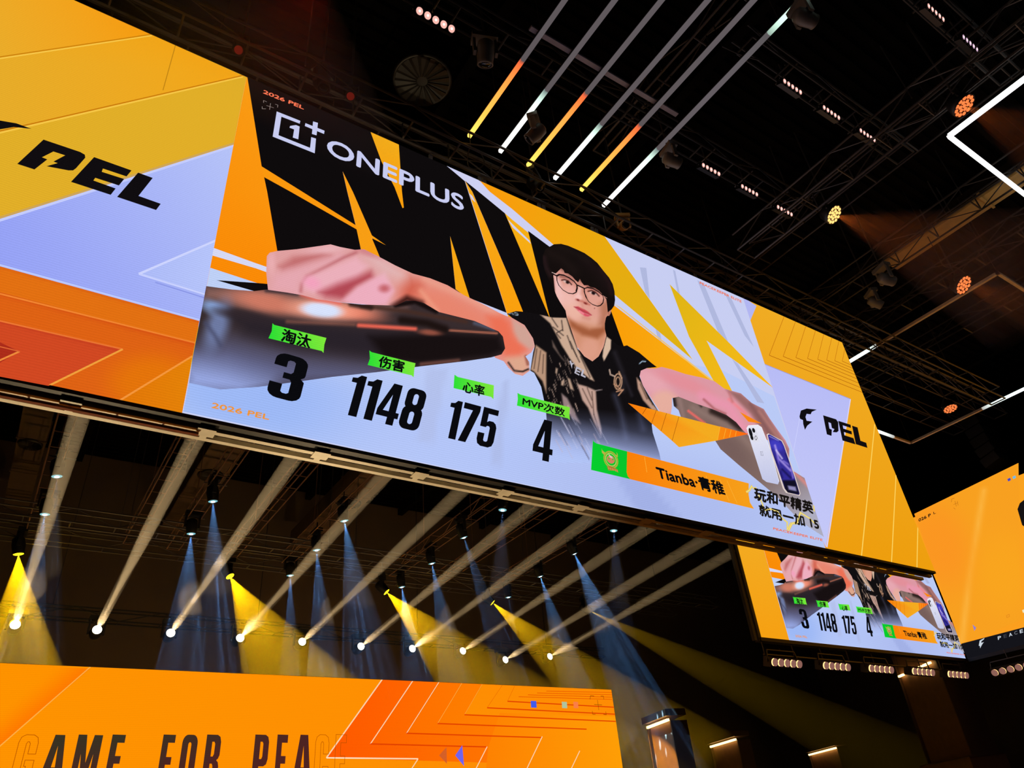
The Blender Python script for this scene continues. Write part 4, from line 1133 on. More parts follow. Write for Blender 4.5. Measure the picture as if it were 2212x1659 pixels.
ZT = 13.4                                           # underside of the main rig
truss('x', (7.92, 13.10), -6, 26, .46, .46, 1.0, 'long box truss along the upper edge of the big screen', 6)
truss('x', (9.3, 14.3), -6, 30, .5, .5, 1.25, 'second long truss just behind the truss over the big screen', 6)
truss('x', (10.9, 14.4), -6, 30, .5, .5, 1.25, 'far long truss behind two others above the big screen', 6, dense=False)
truss('y', (12.95, 13.55), -5, 7.4, .62, .5, .95, 'truss holding blinders, running from overhead to the middle of the screen edge', 4)
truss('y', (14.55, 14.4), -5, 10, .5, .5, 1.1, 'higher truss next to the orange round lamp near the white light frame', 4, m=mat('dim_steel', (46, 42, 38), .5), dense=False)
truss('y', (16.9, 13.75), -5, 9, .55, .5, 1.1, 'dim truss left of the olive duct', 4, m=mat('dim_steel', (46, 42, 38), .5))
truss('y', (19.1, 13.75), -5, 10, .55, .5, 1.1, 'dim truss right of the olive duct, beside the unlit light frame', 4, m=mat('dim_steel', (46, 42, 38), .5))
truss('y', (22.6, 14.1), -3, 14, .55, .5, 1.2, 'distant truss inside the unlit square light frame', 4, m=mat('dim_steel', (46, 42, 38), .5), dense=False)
truss('y', (8.55, 14.58), -5, 7.4, .5, .45, 1.0, 'dark truss just behind the last of the six light strips', 3)
truss('x', (6.05, 14.12), 2.0, 14, .4, .4, 1.0, 'cross truss carrying the nearest row of blinders to the screen', 3, m=mat('truss_black', (20, 19, 18), .6), dense=False)
truss('x', (3.76, 14.12), 9, 14.4, .4, .4, 1.0, 'cross truss carrying the middle row of blinders', 2, m=mat('truss_black', (20, 19, 18), .6), dense=False)
truss('x', (1.42, 14.12), 9, 14.4, .4, .4, 1.0, 'cross truss carrying the blinders nearest the corner', 2, m=mat('truss_black', (20, 19, 18), .6), dense=False)
BRN = mat('rusty_steel', (128, 92, 66), 0.6, 0.3)
BX = [-0.0, 2.55, 3.8, 5.6, 7.45, 11.42, 13.4, 15.82]
ordn = ['first', 'second', 'third', 'fourth', 'fifth', 'sixth', 'seventh', 'eighth']
for i, x in enumerate(BX):
    truss('y', (x, 10.6), 9.4, 24.0, .36, .36, .82, f'{ordn[i]} ladder truss from the photo edge, running back above the stage', 3, BRN, .018, dense=False)
truss('x', (21.8, 10.12), -8, 26, .4, .4, 1.1, 'dim cross truss high above the stage, nearest of the rear pair', 5, dense=False)
truss('x', (24.3, 10.45), -8, 26, .4, .4, 1.1, 'dim rear cross truss holding the yellow lamps', 5, dense=False)
truss('x', (25.2, 8.55), -8, 22, .34, .34, 1.2, 'low rear truss above the row of white beam lamps', 5, mat('truss_black', (20, 19, 18), .6), dense=False)
# steel pipe and banner strip behind the bottom frame of the big screen
pp = thing('cable_pipe', atZ(215, 897, 6.1), 'pipe with orange light put in its colour, just below the bottom frame, by the photo edge', 'pipe')
bar('pipe', atZ(-160, 822, 6.1), atZ(428, 938, 6.1), .028, mat('orange_light_tint', (190, 96, 50), .5), pp)  # steel pipe; the orange light on it is put into its colour
for px in ((60, 868), (150, 886), (250, 906), (350, 925)):
    a = atZ(*px, 6.1); bar('pipe_clamp', a, a + Vector((0, 0, .2)), .012, STEEL(), pp)
bn = thing('banner_strip', Vector((0.0, 8.32, 6.24)), 'red and pink lettered cloth strip behind the bottom rails', 'banner')
box('cloth', (-3.0, 0, 0), (1.6, .01, .12), mat('pink_cloth', (196, 134, 124), .8), bn)
for k, x in enumerate((-2.6, -1.9, -1.2, -.35, .25, .9, 1.3)):
    box('red_patch', (x, -.004, .015), (x + (.28, .2, .24, .36, .3, .2, .18)[k], -.001, .105), mat('red_cloth', (170, 30, 40), .8), bn)

# ------------------------------------------------------------------ ceiling LED strips and light frames


def led_bar(name, a, b, w, stops, parent, m):
    """Glowing square tube from a to b; stops = [(t, colour)] along it."""
    a, b = Vector(a) - parent.location, Vector(b) - parent.location
    d = (b - a).normalized()
    s = Vector((0, 0, 1)).cross(d).normalized() * (w / 2)
    u = Vector((0, 0, 1)) * (w / 2)
    vs, fs, cs = [], [], []
    for t, c in stops:
        p = a + (b - a) * t
        vs += [p - s - u, p + s - u, p + s + u, p - s + u]
        cs += [lin(c)] * 4
    for i in range(len(stops) - 1):
        for k in range(4):
            fs.append((4 * i + k, 4 * i + (k + 1) % 4, 4 * i + 4 + (k + 1) % 4, 4 * i + 4 + k))
    fs += [(3, 2, 1, 0), tuple(4 * (len(stops) - 1) + k for k in range(4))]
    me = bpy.data.meshes.new(name)
    me.from_pydata([tuple(p) for p in vs], [], fs)
    at = me.color_attributes.new('Col', 'FLOAT_COLOR', 'POINT')
    at.data.foreach_set('color', np.array([(*c, 1) for c in cs], 'f').ravel())
    me.materials.append(m)
    return link(bpy.data.objects.new(name, me), parent)


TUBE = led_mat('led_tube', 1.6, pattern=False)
UNLIT = mat('tube_diffuser', (232, 224, 224), .35)
UNLIT2 = mat('tube_diffuser_warm', (236, 218, 196), .4)
WHT = [(0, (255, 255, 255)), (.55, (250, 255, 252)), (.85, (196, 226, 210)), (1, (96, 110, 108))]
ORN = [(0, (255, 214, 96)), (.3, (255, 176, 72)), (.75, (255, 136, 60)), (.95, (232, 96, 50)), (1, (110, 70, 60))]
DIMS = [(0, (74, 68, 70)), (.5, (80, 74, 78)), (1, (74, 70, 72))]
strips = [((1013, 295), (1120, 125), 1), ((1080, 328), (1170, 190), 0), ((1140, 358), (1258, 196), 1), ((1198, 386), (1292, 265), 0), ((1255, 411), (1377, 266), 1), ((1303, 445), (1414, 318), 0)]
sname = ['first strip from the sponsor lettering, orange end', 'second, white end', 'third, orange end', 'fourth, white end', 'fifth, orange end', 'sixth, white end']
for k, (e, l, orange) in enumerate(strips):
    p0, p1 = atZ(*e, 13.7), atZ(*l, 13.7)
    x = p0.x
    t = thing('light_strip', (x, p0.y, 13.7), f'{ordn[k]} of six parallel ceiling light strips counted from the photo edge with sponsor name, {"orange" if orange else "white"} lit end', 'light strip', 'six parallel light strips')
    t['label'] = f'{ordn[k]} of six parallel ceiling strips, {"orange" if orange else "white"} lit end over the screen'
    led_bar('lit_section', (x, p0.y, 13.7), (x, p1.y, 13.7), .07, ORN if orange else WHT, t, TUBE)
    yend = -6.0
    if k == 5:
        ys, ye = atZ(1645, 62, 13.7).y, -6.0
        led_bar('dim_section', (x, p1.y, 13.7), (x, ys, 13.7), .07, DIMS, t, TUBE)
        led_bar('lit_section', (x, ys, 13.7), (x, ye, 13.7), .07, [(0, (120, 140, 130)), (.03, (190, 226, 206)), (.3, (240, 255, 246)), (1, (255, 255, 255))], t, TUBE)
    else:
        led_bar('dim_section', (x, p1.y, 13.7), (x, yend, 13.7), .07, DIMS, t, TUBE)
    box('mount_channel', (-.045, yend - p0.y, .035), (.045, 0, .075), BLACK(), t)
    for yy in (-1, -5, -9):
        bar('suspension_wire', (x, p0.y + yy, 13.77), (x, p0.y + yy, ZH), .008, STEEL(), t, 4)
cb_ = thing('strip_crossbar', (7.0, 5.43, 13.8), 'grey blue crossbar joining the six ceiling light strips', 'bar')
box('crossbar', (-1.85, -.045, 0), (1.75, .045, .05), mat('crossbar_grey', (168, 168, 186), .5), cb_)
for s in (-1.6, 1.5):
    bar('suspension_wire', cb_.location + Vector((s, 0, .05)), cb_.location + Vector((s, 0, ZH - 13.8)), .008, STEEL(), cb_, 4)

ZF = 13.7
cA = atZ(2050, 294, ZF)
t = thing('square_pendant_light', cA, 'bright white square light frame, its corner pointing at the round orange lamp', 'light frame')
W1 = [(0, (255, 255, 255)), (1, (250, 255, 255))]
led_bar('lit_side', cA, cA + Vector((7.2, 0, 0)), .085, W1, t, TUBE)
led_bar('lit_side', cA, cA + Vector((0, -7.1, 0)), .085, W1, t, TUBE)
led_bar('lit_side', cA + Vector((7.2, 0, 0)), cA + Vector((7.2, -7.1, 0)), .085, W1, t, TUBE)
led_bar('lit_side', cA + Vector((0, -7.1, 0)), cA + Vector((7.2, -7.1, 0)), .085, W1, t, TUBE)
for dx, dy in ((.2, -.2), (7, -.2), (.2, -6.9), (7, -6.9)):
    bar('suspension_wire', cA + Vector((dx, 0 if dy > -1 else -7.1, .04)), cA + Vector((dx, 0 if dy > -1 else -7.1, ZH - ZF)), .008, STEEL(), t, 4)
cB, cC = atZ(2155, 590, ZF), atZ(1967, 957, ZF)
t = thing('square_pendant_light', (cB.x, cB.y, ZF), 'mostly unlit square light frame beside the far end of the big screen', 'light frame')
x0, y0, x1, y1 = cB.x, cB.y, cC.x, cC.y
DIMC = (118, 106, 94)
UL = lambda n, a, b: box(n, tuple(Vector(a) - t.location - Vector((.04, .04, .04))), tuple(Vector(b) - t.location + Vector((.04, .04, .04))), UNLIT2, t)
yl = atZ(1908, 752, ZF).y
UL('unlit_side', (x0, y0, ZF), (x0, yl, ZF))
led_bar('lit_side', (x0, yl, ZF), (x0, y1, ZF), .08, [(0, (140, 140, 135)), (.12, (230, 250, 245)), (1, (255, 255, 255))], t, TUBE)
UL('unlit_side', (x0, y0, ZF), (x1, y0, ZF))
xl = atZ(1928, 945, ZF).x
led_bar('lit_side', (x0, y1, ZF), (xl, y1, ZF), .08, [(0, (255, 255, 255)), (.85, (240, 250, 246)), (1, (150, 150, 146))], t, TUBE)
UL('unlit_side', (xl, y1, ZF), (x1, y1, ZF))
yk = atZ(2115, 880, ZF).y
UL('unlit_side', (x1, yk, ZF), (x1, y1, ZF))
led_bar('lit_side', (x1, yk, ZF), (x1, y0, ZF), .08, [(0, (150, 150, 146)), (.15, (230, 250, 246)), (1, (255, 255, 255))], t, TUBE)
for xx, yy in ((x0, y0), (x1, y0), (x0, y1), (x1, y1)):
    bar('suspension_wire', (xx, yy, ZF + .04), (xx, yy, ZH), .008, STEEL(), t, 4)

# ------------------------------------------------------------------ lamps


def haze(density):
    k = f'stage_haze_{density}'
    if k in MATS: return MATS[k]
    m = bpy.data.materials.new(k)
    m.use_nodes = True
    nt = m.node_tree
    nt.nodes.clear()
    o = nt.nodes.new('ShaderNodeOutputMaterial')
    vs = nt.nodes.new('ShaderNodeVolumeScatter')
    vs.inputs['Density'].default_value = density
    nt.links.new(vs.outputs[0], o.inputs['Volume'])
    MATS[k] = m
    return m


def spot(parent, loc, d, col, power, half, falloff=None, gobo=0.0, seed=0.0, blend=.15):
    l = bpy.data.lights.new('lamp_light', 'SPOT')
    l.energy = power
    l.color = lin(col)
    l.spot_size = 2 * math.radians(half)
    l.spot_blend = blend
    l.shadow_soft_size = 0.0
    l.use_nodes = True
    nt = l.node_tree
    em = nt.nodes['Emission']
    if falloff:
        f_ = nt.nodes.new('ShaderNodeLightFalloff')
        f_.inputs['Strength'].default_value = 1
        nt.links.new(f_.outputs[falloff], em.inputs['Strength'])
    if gobo:
        N, L = nt.nodes, nt.links
        dd = Vector(d).normalized(); ss = dd.orthogonal().normalized(); uu = dd.cross(ss)
        g = N.new('ShaderNodeNewGeometry')
        c = N.new('ShaderNodeCombineXYZ')
        dots = []
        for ax in (ss, uu, dd):
            dp = N.new('ShaderNodeVectorMath'); dp.operation = 'DOT_PRODUCT'
            dp.inputs[1].default_value = ax
            L.new(g.outputs['Incoming'], dp.inputs[0]); dots.append(dp)
        for i in (0, 1):
            dv_ = N.new('ShaderNodeMath'); dv_.operation = 'DIVIDE'
            L.new(dots[i].outputs['Value'], dv_.inputs[0]); L.new(dots[2].outputs['Value'], dv_.inputs[1]); L.new(dv_.outputs[0], c.inputs[i])
        c.inputs[2].default_value = seed
        vo = N.new('ShaderNodeTexVoronoi'); vo.inputs['Scale'].default_value = gobo
        L.new(c.outputs[0], vo.inputs['Vector'])
        mr = N.new('ShaderNodeMapRange')
        L.new(vo.outputs['Distance'], mr.inputs[0])
        mr.inputs[1].default_value, mr.inputs[2].default_value, mr.inputs[3].default_value, mr.inputs[4].default_value = .12, .26, 5.0, .14
        L.new(mr.outputs[0], em.inputs['Color'])
    o = link(bpy.data.objects.new('lamp_light', l), parent)
    o.matrix_world = Matrix.Translation(Vector(loc) - parent.location) @ Vector(d).normalized().to_track_quat('-Z', 'Y').to_matrix().to_4x4()
    return o


def moving_head(loc, d, s, label, group, lens_m, body=None, hang=.4, cat='stage lamp', core_m=None):
    d = Vector(d).normalized()
    body = body or BODY()
    t = thing('moving_head_lamp', loc, label, cat, group)
    M = frame_to(d)
    hd = lathe('lamp_head', [(.10 * s, -.46 * s), (.15 * s, -.42 * s), (.17 * s, -.25 * s), (.145 * s, -.06 * s), (.15 * s, 0), (.13 * s, .012 * s), (.125 * s, -.01 * s)], body, t, 18, M)
    ln = lathe('lens', [(.124 * s, -.012 * s), (.122 * s, -.002 * s), (.06 * s, .012 * s)], lens_m, t, 18, M)
    if core_m: lathe('lens_core', [(.06 * s, .008 * s), (.055 * s, .02 * s), (.02 * s, .024 * s)], core_m, ln, 14, M)
    side_ = d.cross(Vector((0, 0, 1)))
    side_ = side_.normalized() if side_.length > .1 else Vector((1, 0, 0))
    c = -d * (.24 * s)
    R = Matrix((side_, Vector((0, 0, 1)).cross(side_), Vector((0, 0, 1)))).transposed()
    for sg in (-1, 1):
        v_, f_ = box_data(sg * .2 * s - .025 * s, -.05 * s, -.06 * s, sg * .2 * s + .025 * s, .05 * s, .34 * s)
        mesh_obj('yoke_arm', [R @ Vector(p) + c for p in v_], f_, body, t)
    v_, f_ = box_data(-.24 * s, -.12 * s, .34 * s, .24 * s, .12 * s, .46 * s)
    mesh_obj('base', [R @ Vector(p) + c for p in v_], f_, body, t)
    bar('clamp', t.location + c + Vector((0, 0, .46 * s)), t.location + c + Vector((0, 0, .46 * s + hang)), .02, STEEL(), t)
    return t


def beam(t, src, d, L, r0, half, density, trim=0.0):
    d = Vector(d).normalized()
    r1 = r0 + L * math.tan(math.radians(half))
    M = Matrix.Translation(Vector(src) - t.location) @ frame_to(d)
    o = lathe('light_beam', [(r0, .03), (r1, L)], haze(density), t, 24, M)
    o['label'] = 'lit haze of this lamp'
    o['kind'] = 'stuff'
    return o


CWHITE = emit('white_lens', (255, 250, 236), 6)
CBLUE = emit('teal_lens', (126, 196, 206), 1.0)
CCORE = emit('blue_white_core', (226, 244, 255), 6)
CYEL = emit('yellow_lens', (255, 222, 20), 5)
BD = -ray(-240, 2233).normalized()
wp = [(33, 1349), (210, 1360), (369, 1367), (519, 1378), (653, 1386), (780, 1396), (891, 1401), (1000, 1406), (1092, 1425), (1188, 1418)]
ords = ordn + ['ninth', 'tenth']
for i, p in enumerate(wp):
    s = atY(*p, 24)
    t = moving_head(s, BD, 1.0, f'{ords[i]} of ten lamps throwing parallel white beams, low rear row, counted from photo edge', 'white beam row', CWHITE, hang=max(.1, 8.62 - s.z - .44))
    kw = 1.0 if i < 3 else .9 - .04 * i
    spot(t, s + BD * .03, BD, (255, 214, 152), kw * 30000, 1.5, 'Linear', blend=.3)
    spot(t, s + BD * .03, BD, (255, 214, 152), kw * 13000, 10, None, blend=.4)
    bar('clamp_bar', (s.x, 24.2, 8.56), (s.x, 25.4, 8.56), .02, STEEL(), t)
    beam(t, s, BD, 14.5, .10, .42, .02)

blue = [((123, 1029), (100, 1440), 4, .4, 'first truss, upper'), ((97, 1111), (40, 1440), 8, .8, 'first truss, lower'), ((460, 1083), (470, 1440), 8.3, 1, 'second truss, upper'), ((413, 1153), (392, 1440), 9.5, 1, 'second truss, lower'),
        ((744, 1125), (799, 1460), 9.3, 1, 'third truss, top'), ((684, 1188), (704, 1455), 7.7, 1, 'third truss, middle'), ((627, 1243), (628, 1440), 6, .8, 'third truss, bottom'),
        ((1002, 1161), (1095, 1440), 6, .5, 'fourth truss, top'), ((933, 1217), (985, 1470), 8, .8, 'fourth truss, middle'), ((868, 1268), (898, 1465), 9.3, .8, 'fourth truss, bottom'),
        ((1241, 1196), (1365, 1490), 9.3, 1.1, 'fifth truss, top'), ((1167, 1245), (1247, 1490), 8, .8, 'fifth truss, middle'), ((1098, 1290), (1130, 1480), 3.5, .3, 'fifth truss, bottom')]
for i, (p, e, half, k, w) in enumerate(blue):
    s = atZ(*p, 10.1)
    d = (atY(*e, s.y) - s).normalized()
    t = moving_head(s, d, .95, f'downward blue beam lamp over the stage, {w} of its column', 'blue beam lamps over the stage', CBLUE, hang=.25, core_m=CCORE)
    spot(t, s + d * .03, d, (112, 182, 255), 15000 * k, half + 1, None, 22.0, i * 3.7)
    beam(t, s, d, 8.4, .06, half, .02)
    bar('clamp_bar', (s.x - .3, s.y, 10.6), (s.x + .3, s.y, 10.6), .02, STEEL(), t)
for i, (x, e) in enumerate(((11.25, 'nearest of the fourth truss'), (15.5, 'nearest of the fifth truss'))):
    s = Vector((x, 16.35, 10.1)); d = Vector((-.12, 0, -1))
    t = moving_head(s, d, .95, f'faint blue beam lamp half hidden by the bottom frame, {e}', 'blue beam lamps over the stage', CBLUE, hang=.25, core_m=CCORE)
    spot(t, s + d * .03, d, (120, 170, 240), 900, 8, None)
    beam(t, s, d, 4.0, .06, 7, .02)
yel = [((40, 1197), (38, 1440), 17, 1.1), ((497, 1245), (612, 1452), 17, 1), ((835, 1279), (1020, 1465), 15, .9), ((1064, 1302), (1255, 1470), 12, .8), ((1275, 1320), (1500, 1432), 5.5, .34)]
for i, (p, e, half, k) in enumerate(yel):
    s = atY(*p, 24)
    d = (atY(*e, s.y - (1.5 if i else 0)) - s).normalized()
    t = moving_head(s, d, 1.05, f'{ordn[i]} of five yellow stage lamps along the rear truss, counted from the photo edge', 'yellow lamps', CYEL, hang=.5)
    spot(t, s + d * .03, d, (255, 196, 8), 20000 * k, half + 1, None)
    beam(t, s, d, 17 if i == 4 else 9.5, .08, half, .02)

# round LED lamps with orange cells
OC = [emit('orange_cell', (255, 126, 66), 1.25), emit('amber_cell', (255, 196, 112), 1.6)]
HEX = [(0, 0)] + [(math.cos(a * math.pi / 3), math.sin(a * math.pi / 3)) for a in range(6)] + [(1.98 * math.cos(a * math.pi / 6 + .26), 1.98 * math.sin(a * math.pi / 6 + .26)) for a in range(12)]
pars = [((2083, 229), .46, 0, 'round orange cell lamp beside the bright white light frame'), ((1802, 464), .44, 1, 'round amber cell lamp at the end of the blinder truss'), ((2082, 616), .52, 0, 'round orange cell lamp beside the unlit frame corner'), ((2053, 883), .46, 0, 'smallest round orange cell lamp, inside the far light frame')]
for i, (p, dia, cm, lab) in enumerate(pars):
    s = atZ(*p, 13.3)
    d = ((Vector((0, 0, H)) - s).normalized() * .75 + Vector((.62, -.1, 0))).normalized()
    if i == 3: d = ((Vector((0, 0, H)) - s).normalized() * .5 + Vector((.3, 0, -.7))).normalized()
    t = thing('round_led_lamp', s, lab, 'stage lamp', 'round orange cell lamps')
    M = frame_to(d)
    lathe('housing', [(.10, -.30), (dia * .4, -.26), (dia * .5, -.1), (dia * .52, .01), (dia * .5, .012), (dia * .5, -.01)], BODY(), t, 20, M)
    c0 = None
    for hx, hy in HEX:
        if c0 is None:
            c0 = lathe('led_cell', [(dia * .088, 0), (dia * .08, .012), (dia * .045, .02)], OC[cm], t, 10)
            oc = c0
        else:
            oc = link(c0.copy(), t)
        oc.matrix_local = M @ Matrix.Translation((hx * dia * .2, hy * dia * .2, -.004))
    bar('yoke_arm', s + M @ Vector((dia * .56, 0, -.1)), s + Vector((0, 0, .42)) - d * .1, .016, STEEL(), t)
    bar('yoke_arm', s + M @ Vector((-dia * .56, 0, -.1)), s + Vector((0, 0, .42)) - d * .1, .016, STEEL(), t)
    bar('clamp', s + Vector((0, 0, .4)) - d * .1, Vector((s.x, s.y, ZC + .06)) - Vector((d.x, d.y, 0)) * .1, .02, STEEL(), t)
    if i < 3:
        spot(t, s + d * .05, d, (255, 120, 40), 350 if i != 1 else 620, 20, None, blend=.6)
        beam(t, s, d, 4.5, .12, 16, .02)

# five cell blinders
PINK = emit('pink_lens', (255, 190, 178), 1.0)
PINKD = emit('pink_lens_dim', (140, 96, 86), 1.0)
VIO = emit('violet_lens', (214, 176, 206), 1.0)
BULB = emit('bulb_core', (255, 226, 214), 1.6)
WARM = emit('warm_reflector', (255, 196, 122), 2.2)


def blinder(loc, along, d, pitch, r, lens_m, label, group, n=5, hang=.5, rim_m=None, core=True):
    along = Vector(along).normalized(); d = Vector(d).normalized()
    d = (d - along * d.dot(along)).normalized()
    up = d.cross(along) if d.cross(along).z > 0 else along.cross(d)
    t = thing('blinder_lamp', loc, label, 'stage lamp', group)
    R = Matrix((along, up, d)).transposed()
    if R.determinant() < 0: R = Matrix((-along, up, d)).transposed()
    hw = pitch * n / 2
    k = r / .07
    v_, f_ = box_data(-hw, -.085 * k, -.20 * k, hw, .085 * k, -.045 * k)
    mesh_obj('housing', [R @ Vector(p) for p in v_], f_, BODY(), t)
    for i in range(n):
        c = Vector(((i - (n - 1) / 2) * pitch, 0, 0))
        M = R.to_4x4() @ Matrix.Translation(c)
        if rim_m:
            lp = lathe('lamp_rim', [(r * .9, -.07 * k), (r * 1.1, -.07 * k), (r * 1.1, -.05 * k), (r * 1.02, -.05 * k)], BODY(), t, 16, M)
            lathe('reflector', [(r * .8, -.05 * k), (r * 1.0, -.046 * k), (r * .8, -.044 * k)], rim_m, lp, 16, M)
            lathe('lens', [(r * .92, -.02 * k), (r * .9, -.005 * k), (r * .5, 0)], lens_m, lp, 16, M)
            continue
        lp = lathe('lamp_rim', [(r * 1.0, -.05 * k), (r * 1.12, -.045 * k), (r * 1.12, 0), (r * 1.0, 0), (r * .98, -.03 * k)], BODY(), t, 14, M)
        lathe('lens', [(r * .99, -.03 * k), (r * .9, -.012 * k), (r * .5, -.004 * k)], lens_m, lp, 14, M)
        if core: lathe('bulb', [(r * .34, -.005 * k), (r * .3, .004 * k), (r * .1, .008 * k)], BULB, lp, 10, M)
    for sg in (-1, 1):
        bar('yoke_arm', t.location + R @ Vector((sg * (hw + .02), 0, -.1 * k)), t.location + R @ Vector((sg * hw * .9, 0, -.1 * k)) + Vector((0, 0, .2 * k)), .012 * k, STEEL(), t)
    bar('yoke_bar', t.location + R @ Vector((-hw * .9, 0, -.1 * k)) + Vector((0, 0, .2 * k)), t.location + R @ Vector((hw * .9, 0, -.1 * k)) + Vector((0, 0, .2 * k)), .012 * k, STEEL(), t)
    bar('clamp', t.location + R @ Vector((0, 0, -.1 * k)) + Vector((0, 0, .2 * k)), t.location + R @ Vector((0, 0, -.1 * k)) + Vector((0, 0, .2 * k + hang)), .015, STEEL(), t)
    return t


AIM = (0, -1, -.55)
bl = [((942, 43), PINK, 'five cell blinder alone under the roof above the sponsor lettering', .155), ((2023, 27), PINK, 'five cell blinder close to the top frame edge, pink lit', .12), ((2097, 93), VIO, 'violet tinted five cell blinder near the corner', .12),
      ((1713, 187), PINK, 'middle row five cell blinder nearest the light strips', .12), ((1797, 243), PINK, 'middle row five cell blinder, second from the light strips', .12), ((1875, 292), PINK, 'middle row five cell blinder next to the truss', .12),
      ((1537, 366), PINK, 'five cell blinder beside the last white strip end', .12), ((1620, 411), PINK, 'five cell blinder second from the last white strip end', .12), ((1696, 455), PINK, 'five cell blinder next to the round amber lamp', .12)]
for i, (p, lm, lab, pit) in enumerate(bl):
    t = blinder(atZ(*p, 13.7), (1, 0, 0), (0, -1, -1.1) if i == 0 else AIM, pit, pit * .43, lm, lab, 'ceiling blinders', hang=.62)
    yb = (6.05, 1.42, 1.42, 3.76, 3.76, 3.76, 6.05, 6.05, 6.05)[i]
    bar('clamp_bar', (t.location.x, yb - .27, 14.12), (t.location.x, yb + .27, 14.12), .018, STEEL(), t)
bl2 = [(1703, 1433), (1811, 1440), (1907, 1446), (1998, 1452), (2073, 1458)]
for i, p in enumerate(bl2):
    w = ['nearest the dark post', 'second from the dark post', 'in the middle of the row', 'above the tall brown pillar', 'next to the screen corner'][i]
    s = atY(*p, YR - .1)
    blinder(s, (1, 0, 0), (-.1, -1, -.35), .27, .115, PINKD, f'warm five lamp blinder under the smaller screen, {w}', 'blinders under the smaller screen', hang=max(.05, OR_.z + pz - s.z - .2), rim_m=WARM, core=False)
s = (atX(2151, 1455, 28.9) + atX(2214, 1437, 28.9)) / 2
blinder(s, (0, 1, 0), (-1, -.35, -.25), .27, .115, PINKD, 'blinder with glowing rings under the yellow side screen', 'blinders under the smaller screen', hang=.3, rim_m=WARM, core=False)

# unlit moving heads between the trusses
GLASS = mat('dark_glass', (18, 18, 22), .08)
REDL = emit('dim_red_lens', (120, 26, 16), .6)
heads = [((1048, 140), (.2, .5, -1), .95, 'grey unlit moving head above the first light strip'), ((1142, 302), (-.5, .6, -.6), .85, 'pale unlit moving head behind the second and third strip ends'), ((1468, 354), (1, -.2, -.25), .8, 'grey unlit moving head beside the sixth strip end'), ((1760, 48), (1, -.25, -.2), .85, 'grey unlit moving head next to the sixth strip at the top edge'),
         ((1930, 608), (1, -.3, -.2), .9, 'dim unlit moving head below the olive duct'), ((1352, 485), (-.4, -.7, -.6), .7, 'small brass coloured moving head right above the big screen'), ((1168, 405), (.3, -.5, -.8), .8, 'dark moving head on the truss behind the fourth strip end'), ((1905, 660), (.7, -.4, -.6), .8, 'dark moving head with bright glints behind the far truss'), ((700, 190), (.2, -.4, -1), .8, 'dark moving head hidden in the truss above the sponsor lettering')]
for i, (p, d, s_, lab) in enumerate(heads):
    moving_head(atZ(*p, 13.1), d, s_, lab, 'unlit moving heads', GLASS, mat('brass_body', (170, 128, 60), .45) if i == 5 else GREY() if i not in (6, 8) else BODY(), hang=ZC + .06 - 13.1 - .46 * s_ + Vector(d).normalized().z * .24 * s_)
for p, lab in (((515, 108), 'small red tinted lamp above the gold wing of the big screen'), ((757, 208), 'small red tinted lamp in the truss above the sponsor lettering')):
    moving_head(atZ(*p, 13.0), (-.3, -.6, -1), .55, lab, 'red tinted lamps', REDL, hang=ZC - 13.0 - .46 * .55 - .1)

# ------------------------------------------------------------------ hanging loudspeaker column
sp_c = atY(2153, 1010, 10.4)
t = thing('line_array_speaker', sp_c, 'dark hanging loudspeaker column in front of the yellow side screen', 'loudspeaker')
for k in range(7):
    z = .42 * k + .2
    yo = -.035 * (6 - k) ** 1.4 * .2
    v_, f_ = box_data(-.55, -.32, -.18, .55, .32, .18)
    M = Matrix.Translation((0, yo, z)) @ Matrix.Rotation(math.radians(-14 + 2.2 * k), 4, 'X')
    cab = mesh_obj('speaker_cabinet', [M @ Vector(p) for p in v_], f_, BLACK(), t)
    v_, f_ = box_data(-.48, -.335, -.14, .48, -.321, .14)
    mesh_obj('grille', [M @ Vector(p) for p in v_], f_, mat('grille_mesh', (38, 36, 36), .5), cab)
bar('hoist_chain', sp_c + Vector((0, 0, 3)), Vector((sp_c.x, sp_c.y, ZH)), .02, STEEL(), t)

# ------------------------------------------------------------------ lit wall pillars at the far side
PBR = mat('brown_pillar', (120, 84, 56), .55)
PCAP = mat('pillar_cap', (86, 62, 44), .5)
WLAMP = emit('warm_line_lamp', (255, 204, 120), 5.0)


def pillar(A, B, ztop, lab, depth=.5, plinth=0.0, top_ext=0.0, lamp=((0, 1),)):
    A, B = Vector((A.x, A.y, 0)), Vector((B.x, B.y, 0))
    e = (B - A).normalized()
    nrm = Vector((e.y, -e.x, 0))
    if nrm.dot(Vector((0, 0, 0)) - A) < 0: nrm = -nrm
    L = (B - A).length
    t = thing('lit_pillar', (A + B) / 2, lab, 'pillar', 'brown lit pillars')
    R = Matrix((e, -nrm, Vector((0, 0, 1)))).transposed()
    def bx(n, lo, hi, m, par=t):
        v_, f_ = box_data(*lo, *hi)
        return mesh_obj(n, [R @ Vector(p) for p in v_], f_, m, par)
    bx('shaft', (-L / 2, 0, plinth), (L / 2, depth, ztop + top_ext), PBR)
    bx('edge_fin', (-L / 2 - .1, -.08, plinth), (-L / 2 - .04, depth, ztop + top_ext), PCAP)
    bx('edge_fin', (L / 2 + .04, -.08, plinth), (L / 2 + .1, depth, ztop + top_ext), PCAP)
    if plinth:
        bx('plinth', (-L / 2 - .25, -.3, 0), (L / 2 + .25, depth + .1, plinth), PBR)
        bx('plinth_lip', (-L / 2 - .28, -.33, plinth), (L / 2 + .28, depth, plinth + .05), PCAP)
    else:
        bx('cap', (-L / 2 - .12, -.22, ztop + .14), (L / 2 + .12, depth, ztop + .34), PCAP)
    for a, b in lamp:
        bx('line_lamp', (-L / 2 + L * a, -.14, ztop), (-L / 2 + L * b, -.06, ztop + .07), WLAMP)
    return t


